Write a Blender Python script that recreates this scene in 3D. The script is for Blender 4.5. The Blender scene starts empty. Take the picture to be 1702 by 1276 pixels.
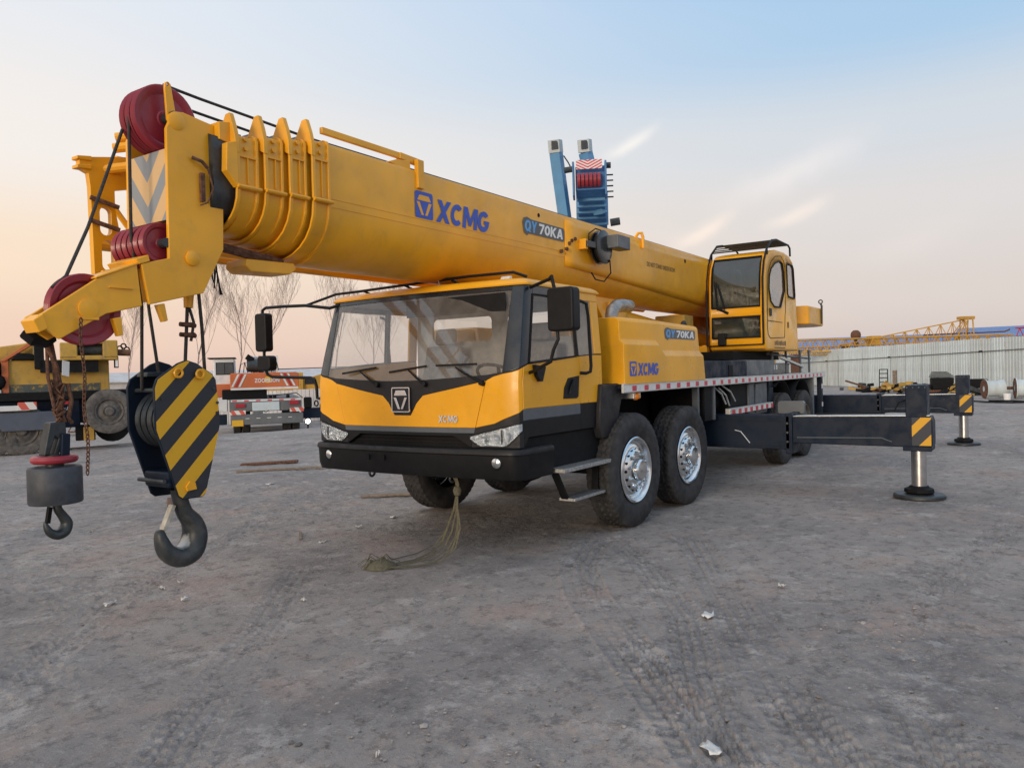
import bpy, bmesh, math, random
import numpy as np
from mathutils import Vector, Matrix

scene = bpy.context.scene
C = scene.collection
PI = math.pi
random.seed(7)

# ---------------------------------------------------------------- camera
cam_data = bpy.data.cameras.new('camera')
cam_data.sensor_width = 36.0
cam_data.lens = 27.21
cam_data.clip_start = 0.05
cam_data.clip_end = 6000
cam = bpy.data.objects.new('camera', cam_data)
C.objects.link(cam)
R_ = Matrix(((-0.5606311, -0.0268113, 0.8276315),
             (0.8276601, 0.0131352, 0.5610760),
             (-0.0259143, 0.9995542, 0.0148267)))
cam.matrix_world = Matrix.Translation((7.46587, 4.89168, 1.65592)) @ R_.to_4x4()
scene.camera = cam

# ---------------------------------------------------------------- sky, sun, exposure
SUN_AZ = math.radians(6)        # low hazy sun behind the camera
GLOW_AZ = math.radians(303)     # the warm side of the dusk sky
SUN_EL = math.radians(6)
scene.view_settings.view_transform = 'Standard'
scene.view_settings.look = 'None'
scene.view_settings.exposure = 0.33
scene.view_settings.gamma = 1.0

def build_world():
    w = bpy.data.worlds.new('World'); scene.world = w; w.use_nodes = True
    nt = w.node_tree; N = nt.nodes; L = nt.links; N.clear()
    def nd(t, **k):
        n = N.new(t)
        for a, b in k.items(): setattr(n, a, b)
        return n
    def mth(op, a, b=None, c=None, clamp=False):
        n = nd('ShaderNodeMath', operation=op, use_clamp=clamp)
        for i, v in enumerate((a, b, c)):
            if v is None: continue
            if isinstance(v, (int, float)): n.inputs[i].default_value = v
            else: L.new(v, n.inputs[i])
        return n.outputs[0]
    tc = nd('ShaderNodeTexCoord'); sep = nd('ShaderNodeSeparateXYZ'); L.new(tc.outputs['Generated'], sep.inputs[0])
    X, Y, Z = sep.outputs
    el = mth('DIVIDE', mth('ARCSINE', mth('MAXIMUM', mth('MINIMUM', Z, 1.0), -1.0)), PI/2)   # 0 horizon .. 1 zenith
    hl = mth('SQRT', mth('ADD', mth('ADD', mth('MULTIPLY', X, X), mth('MULTIPLY', Y, Y)), 1e-5))
    az = mth('DIVIDE', mth('ADD', mth('MULTIPLY', X, math.cos(GLOW_AZ)), mth('MULTIPLY', Y, math.sin(GLOW_AZ))), hl)
    warm = nd('ShaderNodeMapRange', interpolation_type='SMOOTHSTEP'); L.new(az, warm.inputs[0])
    warm.inputs[1].default_value = -0.55; warm.inputs[2].default_value = 0.72
    def ramp(pts):
        r = nd('ShaderNodeValToRGB'); cr = r.color_ramp; cr.interpolation = 'EASE'
        while len(cr.elements) > 1: cr.elements.remove(cr.elements[-1])
        cr.elements[0].position = pts[0][0]; cr.elements[0].color = (*pts[0][1], 1)
        for p, c in pts[1:]:
            e = cr.elements.new(p); e.color = (*c, 1)
        L.new(el, r.inputs[0]); return r.outputs[0]
    rs = ramp([(0.0, (0.72, 0.51, 0.43)), (0.03, (0.82, 0.59, 0.47)), (0.09, (0.90, 0.71, 0.54)), (0.165, (0.87, 0.81, 0.76)),
               (0.29, (0.76, 0.79, 0.84)), (0.55, (0.80, 0.84, 0.92)), (1.0, (0.84, 0.89, 0.98))])
    ra = ramp([(0.0, (0.57, 0.49, 0.48)), (0.05, (0.66, 0.59, 0.565)), (0.12, (0.68, 0.65, 0.645)), (0.17, (0.61, 0.65, 0.70)),
               (0.24, (0.38, 0.56, 0.76)), (0.30, (0.33, 0.53, 0.78)), (0.55, (0.52, 0.67, 0.88)), (1.0, (0.82, 0.88, 0.98))])
    mx = nd('ShaderNodeMix', data_type='RGBA'); L.new(warm.outputs[0], mx.inputs['Factor']); L.new(ra, mx.inputs['A']); L.new(rs, mx.inputs['B'])
    # thin cirrus: noise laid out on a high flat layer, stretched into streaks
    zc = mth('MAXIMUM', Z, 0.03)
    u = mth('DIVIDE', X, zc); v = mth('DIVIDE', Y, zc)
    cmb = nd('ShaderNodeCombineXYZ'); L.new(u, cmb.inputs[0]); L.new(v, cmb.inputs[1])
    mp = nd('ShaderNodeMapping'); L.new(cmb.outputs[0], mp.inputs[0])
    mp.inputs['Rotation'].default_value = (0, 0, math.radians(28)); mp.inputs['Scale'].default_value = (0.16, 0.62, 1)
    mp.inputs['Location'].default_value = (3.1, 1.35, 0)
    nz = nd('ShaderNodeTexNoise'); nz.inputs['Scale'].default_value = 1.0; nz.inputs['Detail'].default_value = 4; nz.inputs['Roughness'].default_value = 0.6
    L.new(mp.outputs[0], nz.inputs['Vector'])
    nz2 = nd('ShaderNodeTexNoise'); nz2.inputs['Scale'].default_value = 11; nz2.inputs['Detail'].default_value = 3; nz2.inputs['Roughness'].default_value = .6; L.new(tc.outputs['Generated'], nz2.inputs['Vector'])
    cl = nd('ShaderNodeMapRange', interpolation_type='SMOOTHSTEP'); L.new(nz.outputs[0], cl.inputs[0])
    cl.inputs[1].default_value = 0.54; cl.inputs[2].default_value = 0.86
    band = nd('ShaderNodeMapRange', interpolation_type='SMOOTHSTEP'); L.new(el, band.inputs[0]); band.inputs[1].default_value = 0.03; band.inputs[2].default_value = 0.12
    cf = mth('MULTIPLY', mth('MULTIPLY', cl.outputs[0], band.outputs[0]), 0.5)
    cx = nd('ShaderNodeMix', data_type='RGBA'); L.new(cf, cx.inputs['Factor']); L.new(mx.outputs['Result'], cx.inputs['A']); cx.inputs['B'].default_value = (0.90, 0.77, 0.70, 1)
    # a few brighter wisps of cirrus
    azr = mth('ARCTAN2', Y, X); elr = mth('ARCSINE', mth('MAXIMUM', mth('MINIMUM', Z, 1.0), -1.0)); D = math.radians
    prev = cx.outputs['Result']
    for a0, e0, a1, e1, wd, stg, col in ((207.9,14.9,202.6,17.1,.42,.75,(.93,.88,.83,1)), (203.2,8.4,197.4,10.9,.55,.8,(.95,.80,.70,1)), (196.9,9.4,191.0,11.3,.45,.7,(.92,.80,.72,1)), (201,11.2,188,15.2,1.1,.55,(.86,.80,.78,1)), (192,6.5,182,9.5,1.3,.25,(.80,.72,.68,1))):
        t = mth('DIVIDE', mth('SUBTRACT', azr, D(a0-360)), D(a1-a0))
        ln = mth('ADD', mth('MULTIPLY', mth('MULTIPLY', t, mth('ADD', mth('MULTIPLY', t, .35), .65)), D(e1-e0)), D(e0))
        wob = mth('MULTIPLY', mth('SUBTRACT', nz2.outputs[0], .5), D(wd*2.4))
        dd = mth('DIVIDE', mth('SUBTRACT', mth('ADD', elr, wob), ln), D(wd))
        g = mth('EXPONENT', mth('MULTIPLY', mth('MULTIPLY', dd, dd), -1.0))
        w1 = nd('ShaderNodeMapRange', interpolation_type='SMOOTHSTEP'); L.new(t, w1.inputs[0]); w1.inputs[1].default_value = 0; w1.inputs[2].default_value = .55
        w2 = nd('ShaderNodeMapRange', interpolation_type='SMOOTHSTEP'); L.new(t, w2.inputs[0]); w2.inputs[1].default_value = 1.05; w2.inputs[2].default_value = .6
        f = mth('MULTIPLY', mth('MULTIPLY', g, mth('MULTIPLY', w1.outputs[0], w2.outputs[0])), mth('MULTIPLY', mth('ADD', nz2.outputs[0], .45), stg), clamp=True)
        m3 = nd('ShaderNodeMix', data_type='RGBA'); L.new(f, m3.inputs['Factor']); L.new(prev, m3.inputs['A']); m3.inputs['B'].default_value = col; prev = m3.outputs['Result']
    b1 = nd('ShaderNodeBackground'); L.new(prev, b1.inputs[0]); b1.inputs[1].default_value = 0.96
    sky = nd('ShaderNodeTexSky'); sky.sky_type = 'NISHITA'; sky.sun_disc = False
    sky.sun_elevation = SUN_EL; sky.sun_rotation = PI/2 - SUN_AZ
    b2 = nd('ShaderNodeBackground'); L.new(sky.outputs[0], b2.inputs[0]); b2.inputs[1].default_value = 0.05
    # the smooth haze-lit dusk gradient carries the picture, the physical sky adds its share
    ad = nd('ShaderNodeMixShader'); ad.inputs[0].default_value = 0.12; L.new(b1.outputs[0], ad.inputs[1]); L.new(b2.outputs[0], ad.inputs[2])
    w.cycles.sampling_method = 'MANUAL'; w.cycles.sample_map_resolution = 512
    out = nd('ShaderNodeOutputWorld'); L.new(ad.outputs[0], out.inputs[0])
build_world()

sun_d = bpy.data.lights.new('sun', 'SUN'); sun_d.energy = 1.5; sun_d.angle = math.radians(18); sun_d.color = (1.0, 0.82, 0.62)
sun = bpy.data.objects.new('sun', sun_d); C.objects.link(sun)
sv = Vector((math.cos(SUN_AZ)*math.cos(SUN_EL), math.sin(SUN_AZ)*math.cos(SUN_EL), math.sin(SUN_EL)))
sun.rotation_euler = sv.to_track_quat('Z', 'Y').to_euler()
sun.location = (0, 0, 30)
scene.cycles.use_denoising = True
scene.cycles.max_bounces = 5
scene.cycles.diffuse_bounces = 3
scene.cycles.glossy_bounces = 3
scene.cycles.transparent_max_bounces = 10

# ---------------------------------------------------------------- mesh helpers
class MB:
    """collects faces; build() links them as ONE mesh object"""
    def __init__(s): s.v = []; s.f = []; s.m = []; s.cur = 0
    def add(s, vs, fs, m=None):
        b = len(s.v); s.v += [tuple(p) for p in vs]; k = s.cur if m is None else m
        for f in fs: s.f.append([i+b for i in f]); s.m.append(k)
        return s
    def box(s, x0, x1, y0, y1, z0, z1, m=None):
        vs = [(x0,y0,z0),(x1,y0,z0),(x1,y1,z0),(x0,y1,z0),(x0,y0,z1),(x1,y0,z1),(x1,y1,z1),(x0,y1,z1)]
        return s.add(vs, [(0,3,2,1),(4,5,6,7),(0,1,5,4),(1,2,6,5),(2,3,7,6),(3,0,4,7)], m)
    def obox(s, p0, p1, w, h, up=(0,0,1), m=None):
        """bar of width w, height h from p0 to p1"""
        p0 = Vector(p0); p1 = Vector(p1); d = (p1-p0).normalized(); u = Vector(up)
        r = d.cross(u)
        if r.length < 1e-4: r = d.cross(Vector((1,0,0)))
        r.normalize(); u = r.cross(d)
        vs = []
        for p in (p0, p1):
            for a, b in ((-1,-1),(1,-1),(1,1),(-1,1)): vs.append(p + r*(a*w/2) + u*(b*h/2))
        return s.add(vs, [(0,1,2,3),(7,6,5,4),(0,4,5,1),(1,5,6,2),(2,6,7,3),(3,7,4,0)], m)
    def prism(s, poly, ax, a0, a1, m=None):
        """extrude a 2D polygon along axis ax ('x','y','z') from a0 to a1; poly in the other two axes in order"""
        def P(p, a):
            if ax == 'x': return (a, p[0], p[1])
            if ax == 'y': return (p[0], a, p[1])
            return (p[0], p[1], a)
        n = len(poly); area = sum(poly[i][0]*poly[(i+1)%n][1]-poly[(i+1)%n][0]*poly[i][1] for i in range(n))
        flip = (area < 0) ^ (ax == 'y')
        q = list(poly)[::-1] if flip else list(poly)
        lo, hi = min(a0,a1), max(a0,a1)
        vs = [P(p, lo) for p in q] + [P(p, hi) for p in q]
        fs = [list(range(n))[::-1], list(range(n, 2*n))] + [(i, (i+1)%n, n+(i+1)%n, n+i) for i in range(n)]
        return s.add(vs, fs, m)
    def cyl(s, p0, p1, r0, r1=None, n=16, m=None, cap=True):
        return s.tube([p0, p1], [r0, r0 if r1 is None else r1], n, m, cap)
    def tube(s, pts, r, n=8, m=None, cap=True, flat=1.0):
        pts = [Vector(p) for p in pts]; k = len(pts)
        rr = r if isinstance(r, (list, tuple)) else [r]*k
        vs = []; fs = []; pr = None
        for i, p in enumerate(pts):
            d = (pts[min(i+1,k-1)] - pts[max(i-1,0)]).normalized()
            if pr is None:
                a = Vector((0,0,1)) if abs(d.z) < .9 else Vector((1,0,0)); u = d.cross(a).normalized()
            else:
                u = pr - d*pr.dot(d)
                u = u.normalized() if u.length > 1e-6 else d.orthogonal().normalized()
            pr = u; w = d.cross(u)
            for j in range(n):
                t = 2*PI*j/n; vs.append(p + (u*math.cos(t) + w*math.sin(t)*flat)*rr[i])
        for i in range(k-1):
            for j in range(n): fs.append((i*n+j, i*n+(j+1)%n, (i+1)*n+(j+1)%n, (i+1)*n+j))
        if cap: fs.append(list(range(n))[::-1]); fs.append([(k-1)*n+j for j in range(n)])
        return s.add(vs, fs, m)
    def lathe(s, prof, c, ax='y', n=32, m=None, a0=0, a1=2*PI):
        """revolve profile [(radius, along)] about an axis through c"""
        full = abs(a1-a0-2*PI) < 1e-6; k = n if full else n+1; vs = []
        for (r, a) in prof:
            for j in range(k):
                t = a0+(a1-a0)*j/n; x, y = r*math.cos(t), r*math.sin(t)
                if ax == 'y': vs.append((c[0]+x, c[1]+a, c[2]+y))
                elif ax == 'x': vs.append((c[0]+a, c[1]+x, c[2]+y))
                else: vs.append((c[0]+x, c[1]+y, c[2]+a))
        fs = []
        for i in range(len(prof)-1):
            for j in range(n):
                j2 = (j+1) % k
                q = (i*k+j, i*k+j2, (i+1)*k+j2, (i+1)*k+j)
                fs.append(q if ax == 'y' else q[::-1])
        return s.add(vs, fs, m)
    def grid(s, rows, m=None, flip=False):
        nr = len(rows); nc = len(rows[0]); vs = [p for r in rows for p in r]
        fs = []
        for i in range(nr-1):
            for j in range(nc-1):
                q = (i*nc+j, i*nc+j+1, (i+1)*nc+j+1, (i+1)*nc+j); fs.append(q[::-1] if flip else q)
        return s.add(vs, fs, m)
    def loft(s, rings, m=None, cap=True, closed=True):
        n = len(rings[0]); vs = [p for r in rings for p in r]; fs = []
        for i in range(len(rings)-1):
            for j in range(n if closed else n-1): fs.append((i*n+j, i*n+(j+1)%n, (i+1)*n+(j+1)%n, (i+1)*n+j))
        if cap and closed: fs.append(list(range(n))[::-1]); fs.append([(len(rings)-1)*n+j for j in range(n)])
        return s.add(vs, fs, m)
    def torus(s, c, R, r, ax='z', n=24, k=8, m=None, sx=1, sy=1):
        prof = [(R + r*math.cos(2*PI*i/k), r*math.sin(2*PI*i/k)) for i in range(k+1)]
        b = len(s.v); s.lathe(prof, (0,0,0), ax, n, m)
        for i in range(b, len(s.v)):
            x, y, z = s.v[i]; s.v[i] = (c[0]+x*sx, c[1]+y*sy, c[2]+z)
        return s
    def xf(s, M, start=0):
        for i in range(start, len(s.v)): s.v[i] = tuple(M @ Vector(s.v[i]))
        return s
    def mesh(s, name, mats):
        me = bpy.data.meshes.new(name); me.from_pydata(s.v, [], s.f)
        for mt in (mats if isinstance(mats, (list, tuple)) else [mats]): me.materials.append(mt)
        if any(s.m): me.polygons.foreach_set('material_index', s.m)
        return me
    def build(s, name, mats, parent=None, bevel=0, seg=2, smooth=35, fix=True, solid=0):
        me = s.mesh(name, mats)
        if fix:
            bm = bmesh.new(); bm.from_mesh(me); bmesh.ops.remove_doubles(bm, verts=bm.verts, dist=1e-5)
            bmesh.ops.recalc_face_normals(bm, faces=bm.faces); bm.to_mesh(me); bm.free()
        return link(name, me, parent, bevel, seg, smooth, solid)

def link(name, me, parent=None, bevel=0, seg=2, smooth=35, solid=0):
    if smooth:
        me.shade_smooth(); me.set_sharp_from_angle(angle=math.radians(smooth))
    o = bpy.data.objects.new(name, me); C.objects.link(o); o.parent = parent
    if solid:
        md = o.modifiers.new('solid', 'SOLIDIFY'); md.thickness = abs(solid); md.offset = -1 if solid > 0 else 1
    if bevel:
        md = o.modifiers.new('bevel', 'BEVEL'); md.width = bevel; md.segments = seg; md.limit_method = 'ANGLE'
        md.angle_limit = math.radians(38); md.harden_normals = True; md.use_clamp_overlap = True
    return o

def thing(name, label, cat, loc=(0,0,0), rz=0, group=None):
    o = bpy.data.objects.new(name, None); C.objects.link(o); o.empty_display_size = .2
    o.location = loc; o.rotation_euler = (0, 0, rz); return tag(o, label, cat, group)
def tag(o, label, cat, group=None):
    o['label'] = label; o['category'] = cat
    if group: o['group'] = group
    return o
def struct(o): o['kind'] = 'structure'; return o
def stuff(o): o['kind'] = 'stuff'; return o
def share(name, me, parent, M=None):
    o = bpy.data.objects.new(name, me); C.objects.link(o); o.parent = parent
    if M is not None: o.matrix_local = M
    return o
def plate(outer, holes, ax, a0, a1):
    """flat plate with holes: triangle-filled caps and side walls"""
    bm = bmesh.new()
    def P(p, a):
        return (a, p[0], p[1]) if ax == 'x' else ((p[0], a, p[1]) if ax == 'y' else (p[0], p[1], a))
    es = []
    for loop in [outer]+holes:
        vs = [bm.verts.new(P(p, a0)) for p in loop]
        es += [bm.edges.new((vs[i], vs[(i+1) % len(vs)])) for i in range(len(vs))]
    r = bmesh.ops.triangle_fill(bm, edges=es, use_beauty=True)
    fs = [g for g in r['geom'] if isinstance(g, bmesh.types.BMFace)]
    ex = bmesh.ops.extrude_face_region(bm, geom=fs)
    d = Vector(P((0,0), a1)) - Vector(P((0,0), a0))
    bmesh.ops.translate(bm, verts=[g for g in ex['geom'] if isinstance(g, bmesh.types.BMVert)], vec=d)
    bmesh.ops.recalc_face_normals(bm, faces=bm.faces)
    mb = MB(); bm.verts.index_update()
    mb.add([v.co[:] for v in bm.verts], [[v.index for v in f.verts] for f in bm.faces]); bm.free()
    return mb
def circ(cx, cy, r, n=16, sx=1, sy=1): return [(cx+r*sx*math.cos(2*PI*i/n), cy+r*sy*math.sin(2*PI*i/n)) for i in range(n)]
def rrect(x0, x1, y0, y1, r, n=4):
    out = []
    for cx, cy, a in ((x1-r, y0+r, -PI/2), (x1-r, y1-r, 0), (x0+r, y1-r, PI/2), (x0+r, y0+r, PI)):
        for i in range(n+1): t = a+PI/2*i/n; out.append((cx+r*math.cos(t), cy+r*math.sin(t)))
    return out

# ---------------------------------------------------------------- materials
def new_mat(name):
    m = bpy.data.materials.new(name); m.use_nodes = True; nt = m.node_tree
    return m, nt, nt.nodes['Principled BSDF']
def noise(nt, scale, detail=4, rough=.55, coord='Object', sc=None, dist=0):
    tc = nt.nodes.new('ShaderNodeTexCoord'); n = nt.nodes.new('ShaderNodeTexNoise')
    n.inputs['Scale'].default_value = scale; n.inputs['Detail'].default_value = detail; n.inputs['Roughness'].default_value = rough; n.inputs['Distortion'].default_value = dist
    if sc:
        mp = nt.nodes.new('ShaderNodeMapping'); mp.inputs['Scale'].default_value = sc
        nt.links.new(tc.outputs[coord], mp.inputs[0]); nt.links.new(mp.outputs[0], n.inputs['Vector'])
    else: nt.links.new(tc.outputs[coord], n.inputs['Vector'])
    return n.outputs['Fac']
def rng(nt, f, a, b, lo=0, hi=1):
    r = nt.nodes.new('ShaderNodeMapRange'); r.interpolation_type = 'SMOOTHSTEP'; nt.links.new(f, r.inputs[0])
    for i, v in enumerate((a, b, lo, hi)): r.inputs[i+1].default_value = v
    return r.outputs[0]
def mixc(nt, f, a, b):
    m = nt.nodes.new('ShaderNodeMix'); m.data_type = 'RGBA'
    if isinstance(f, (int, float)): m.inputs['Factor'].default_value = f
    else: nt.links.new(f, m.inputs['Factor'])
    for k, v in (('A', a), ('B', b)):
        if isinstance(v, tuple): m.inputs[k].default_value = (*v, 1)
        else: nt.links.new(v, m.inputs[k])
    return m.outputs['Result']
def bump(nt, bs, h, strength=.2, dist=.01, prev=None):
    b = nt.nodes.new('ShaderNodeBump'); b.inputs['Strength'].default_value = strength; b.inputs['Distance'].default_value = dist
    nt.links.new(h, b.inputs['Height'])
    if prev is not None: nt.links.new(prev, b.inputs['Normal'])
    nt.links.new(b.outputs[0], bs.inputs['Normal']); return b.outputs[0]
def paint(name, col, rough=.38, coat=.25, dirt=.25, dirtcol=(.16,.12,.085), metal=0, spec=.5, var=.12, wear=0, wearcol=(.10,.07,.05), bmp=0):
    m, nt, bs = new_mat(name)
    dark = tuple(c*(1-var) for c in col); lite = tuple(min(1, c*(1+var*.5)) for c in col)
    c = mixc(nt, rng(nt, noise(nt, 1.3, 3), .35, .65), dark, lite)
    if dirt:
        c = mixc(nt, rng(nt, noise(nt, 5, 8, .68, dist=.4), .47, .80, 0, dirt), c, dirtcol)
        c = mixc(nt, rng(nt, noise(nt, 2.2, 5, .6, sc=(1.6, 1.6, .22)), .52, .78, 0, dirt*.8), c, dirtcol)
    if wear: c = mixc(nt, rng(nt, noise(nt, 9, 8, .7), 1-wear, 1-wear+.05), c, wearcol)
    nt.links.new(c, bs.inputs['Base Color'])
    nt.links.new(rng(nt, noise(nt, 7, 5, .6), .3, .75, rough*.75, min(1, rough*1.45)), bs.inputs['Roughness'])
    bs.inputs['Metallic'].default_value = metal; bs.inputs['Specular IOR Level'].default_value = spec
    bs.inputs['Coat Weight'].default_value = coat; bs.inputs['Coat Roughness'].default_value = .12
    if bmp: bump(nt, bs, noise(nt, 3.5, 3), bmp, .03)
    return m
def plain(name, col, rough=.6, metal=0, var=.1, scale=12, bmp=0, spec=.5):
    m, nt, bs = new_mat(name)
    c = mixc(nt, rng(nt, noise(nt, scale, 5, .6), .3, .7), tuple(x*(1-var) for x in col), tuple(min(1, x*(1+var)) for x in col))
    nt.links.new(c, bs.inputs['Base Color']); bs.inputs['Roughness'].default_value = rough; bs.inputs['Metallic'].default_value = metal; bs.inputs['Specular IOR Level'].default_value = spec
    if bmp: bump(nt, bs, noise(nt, scale*4, 5, .65), bmp, .01)
    return m
def glass(name, tint=(.8,.85,.85), refl=.10, dust_haze=.06, dust_haze_col=(.45,.40,.36), rough=.02):
    m, nt, bs = new_mat(name); N = nt.nodes; L = nt.links; N.remove(bs); out = N['Material Output']
    tr = N.new('ShaderNodeBsdfTransparent'); tr.inputs[0].default_value = (*tint, 1)
    gl = N.new('ShaderNodeBsdfGlossy'); gl.inputs['Roughness'].default_value = rough; gl.inputs[0].default_value = (.95,.97,1,1)
    lw = N.new('ShaderNodeLayerWeight'); lw.inputs[0].default_value = .5          # thin sheet: same reflectance from both sides
    pw = N.new('ShaderNodeMath'); pw.operation = 'POWER'; L.new(lw.outputs['Facing'], pw.inputs[0]); pw.inputs[1].default_value = 4.5
    ad = N.new('ShaderNodeMath'); ad.operation = 'MULTIPLY_ADD'; L.new(pw.outputs[0], ad.inputs[0]); ad.inputs[1].default_value = .9; ad.inputs[2].default_value = .05+refl; ad.use_clamp = True
    mx = N.new('ShaderNodeMixShader'); L.new(ad.outputs[0], mx.inputs[0]); L.new(tr.outputs[0], mx.inputs[1]); L.new(gl.outputs[0], mx.inputs[2])
    df = N.new('ShaderNodeBsdfDiffuse'); df.inputs[0].default_value = (*dust_haze_col, 1)
    m2 = N.new('ShaderNodeMixShader'); L.new(rng(nt, noise(nt, 3, 6, .65), .3, .8, dust_haze*.5, dust_haze*1.8), m2.inputs[0]); L.new(mx.outputs[0], m2.inputs[1]); L.new(df.outputs[0], m2.inputs[2])
    L.new(m2.outputs[0], out.inputs[0]); return m
def stripes(name, ca, cb, expr, period, duty=.5, off=0.0, rough=.62, wear=.3, coat=0):
    """flat print: diagonal or chevron stripes; expr = (kx, ky, kz, use_abs_y)"""
    m, nt, bs = new_mat(name); N = nt.nodes; L = nt.links
    tc = N.new('ShaderNodeTexCoord'); sp = N.new('ShaderNodeSeparateXYZ'); L.new(tc.outputs['Object'], sp.inputs[0])
    def mt(op, a, b):
        n = N.new('ShaderNodeMath'); n.operation = op
        for i, v in enumerate((a, b)):
            if isinstance(v, (int, float)): n.inputs[i].default_value = v
            else: L.new(v, n.inputs[i])
        return n.outputs[0]
    ax = [sp.outputs[0], sp.outputs[1], sp.outputs[2]]
    for i, c in enumerate(expr[3] if len(expr) > 3 else ''):
        if c == 'a': ax[i] = mt('ABSOLUTE', ax[i], 0)
    t = mt('ADD', mt('ADD', mt('MULTIPLY', ax[0], expr[0]), mt('MULTIPLY', ax[1], expr[1])), mt('MULTIPLY', ax[2], expr[2]))
    t = mt('FRACT', mt('DIVIDE', mt('ADD', t, off+50*period), period), 0)
    f = mt('LESS_THAN', t, duty)
    c = mixc(nt, f, ca, cb)
    c = mixc(nt, rng(nt, noise(nt, 9, 8, .7), .58, .85, 0, wear), c, (.12,.095,.075))
    c = mixc(nt, rng(nt, noise(nt, 26, 6, .7), .72, .78, 0, wear), c, (.06,.05,.045))
    L.new(c, bs.inputs['Base Color']); bs.inputs['Roughness'].default_value = rough; bs.inputs['Coat Weight'].default_value = coat
    return m

YEL = (.90, .415, .012)
M = {}
M['yellow'] = paint('yellow_paint', YEL, .34, .12, .09, spec=.4, bmp=.03)
M['boom'] = paint('boom_paint', YEL, .40, .2, .20, spec=.45, bmp=.04)
M['dyellow'] = paint('dirty_yellow_paint', (.50,.30,.05), .6, 0, .55, (.13,.12,.10), wear=.36, wearcol=(.10,.12,.12))
M['navy'] = paint('navy_frame_paint', (.008,.016,.032), .5, 0, .06, (.07,.062,.055), spec=.2, wear=.33, wearcol=(.09,.085,.08))
M['grey'] = paint('grey_trim_paint', (.10,.115,.13), .45, .1, .2, (.10,.09,.08))
M['black'] = plain('black_plastic', (.008,.0085,.010), .5, 0, .2, spec=.22)
M['satin'] = paint('black_pillar_paint', (.010,.015,.022), .28, .35, .08)
M['cowl'] = paint('dark_cowl_plastic', (.018,.018,.021), .5, 0, .16, (.09,.08,.07), spec=.3)
M['under'] = plain('underbody_black', (.007,.007,.008), .7, 0, .3, spec=.2)
M['rubber'] = plain('tyre_rubber', (.038,.037,.038), .75, 0, .35, 9, .25, .3)
M['rubberold'] = plain('dusty_tyre_rubber', (.12,.11,.10), .85, 0, .3, 9, .2, .2)
M['chrome'] = plain('chrome_wheel', (.74,.76,.77), .20, 1, .08, 16)
M['steel'] = plain('machined_steel', (.52,.52,.52), .30, 1, .1, 14)
M['alu'] = plain('aluminium_edge', (.62,.62,.60), .42, .7, .12, 10)
M['dsteel'] = plain('dark_forged_steel', (.055,.062,.066), .48, .55, .3, 10, .1)
M['rope'] = plain('wire_rope', (.040,.036,.032), .55, .4, .35, 60, .3)
M['rust'] = plain('rusty_iron', (.13,.060,.034), .85, .1, .5, 30, .4)
M['red'] = paint('red_sheave_paint', (.30,.020,.035), .40, .15, .25, (.12,.06,.05))
M['redtape'] = plain('red_reflective_tape', (.58,.035,.06), .35, 0, .12, 30)
M['whitetape'] = plain('white_reflective_tape', (.72,.70,.67), .38, 0, .10, 30)
M['blueprint'] = plain('blue_decal_print', (.030,.085,.46), .4, 0, .08)
M['lblue'] = plain('light_blue_decal_print', (.10,.36,.72), .4, 0, .12)
M['decal'] = plain('charcoal_decal', (.085,.09,.095), .4, 0, .15)
M['white'] = plain('white_decal_print', (.80,.80,.78), .4, 0, .04)
M['textdark'] = plain('dark_stencil_print', (.06,.05,.04), .6, 0, .2)
M['glass'] = glass('windscreen_glass', (.93,.95,.95), .04, .13, (.62,.60,.58))  # pale diffuse film: dust, plus hazy reflections painted into the glass
M['sideglass'] = glass('side_window_glass', (.92,.94,.94), .02, .035)
M['cabglass'] = glass('operator_cab_glass', (.13,.19,.19), .05, .12, (.16,.22,.225))
M['lens'] = glass('lamp_lens', (.95,.97,.97), .08, .02)
M['silver'] = plain('lamp_silver', (.62,.65,.68), .16, .85, .25, 22, 1.0)
M['weight'] = plain('grey_cast_weight', (.045,.050,.060), .55, 0, .3, 12, .15)
M['latch'] = plain('worn_latch_paint', (.52,.47,.38), .6, 0, .2, 30)
M['exh'] = plain('heat_tinted_steel', (.34,.31,.28), .42, .85, .3, 12)
M['amber'] = plain('amber_lens', (.72,.21,.015), .25, 0, .1)
M['interior'] = plain('cab_interior_grey', (.42,.41,.40), .8, 0, .15, 8)
M['seat'] = plain('seat_fabric', (.19,.175,.165), .9, 0, .2, 20, .2)
M['tread'] = plain('checker_step_steel', (.40,.40,.39), .45, .8, .25, 40, .5)
M['strap'] = plain('olive_webbing', (.12,.108,.068), .95, 0, .3, 60, .4)
M['hazard'] = stripes('hook_hazard_print', (.024,.027,.033), (.76,.40,.012), (1, 0, 1), .275, .5, .035, wear=.5)
M['chevron'] = stripes('boom_head_chevron_print', (.70,.46,.22), (.27,.29,.31), (0, -1.25, 1, ' a '), .30, .46, .02, wear=.2)
M['legstripe'] = stripes('outrigger_hazard_print', (.035,.040,.050), (.70,.36,.015), (0, 1, -.95), .30, .42, .205, wear=.2)
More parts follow.
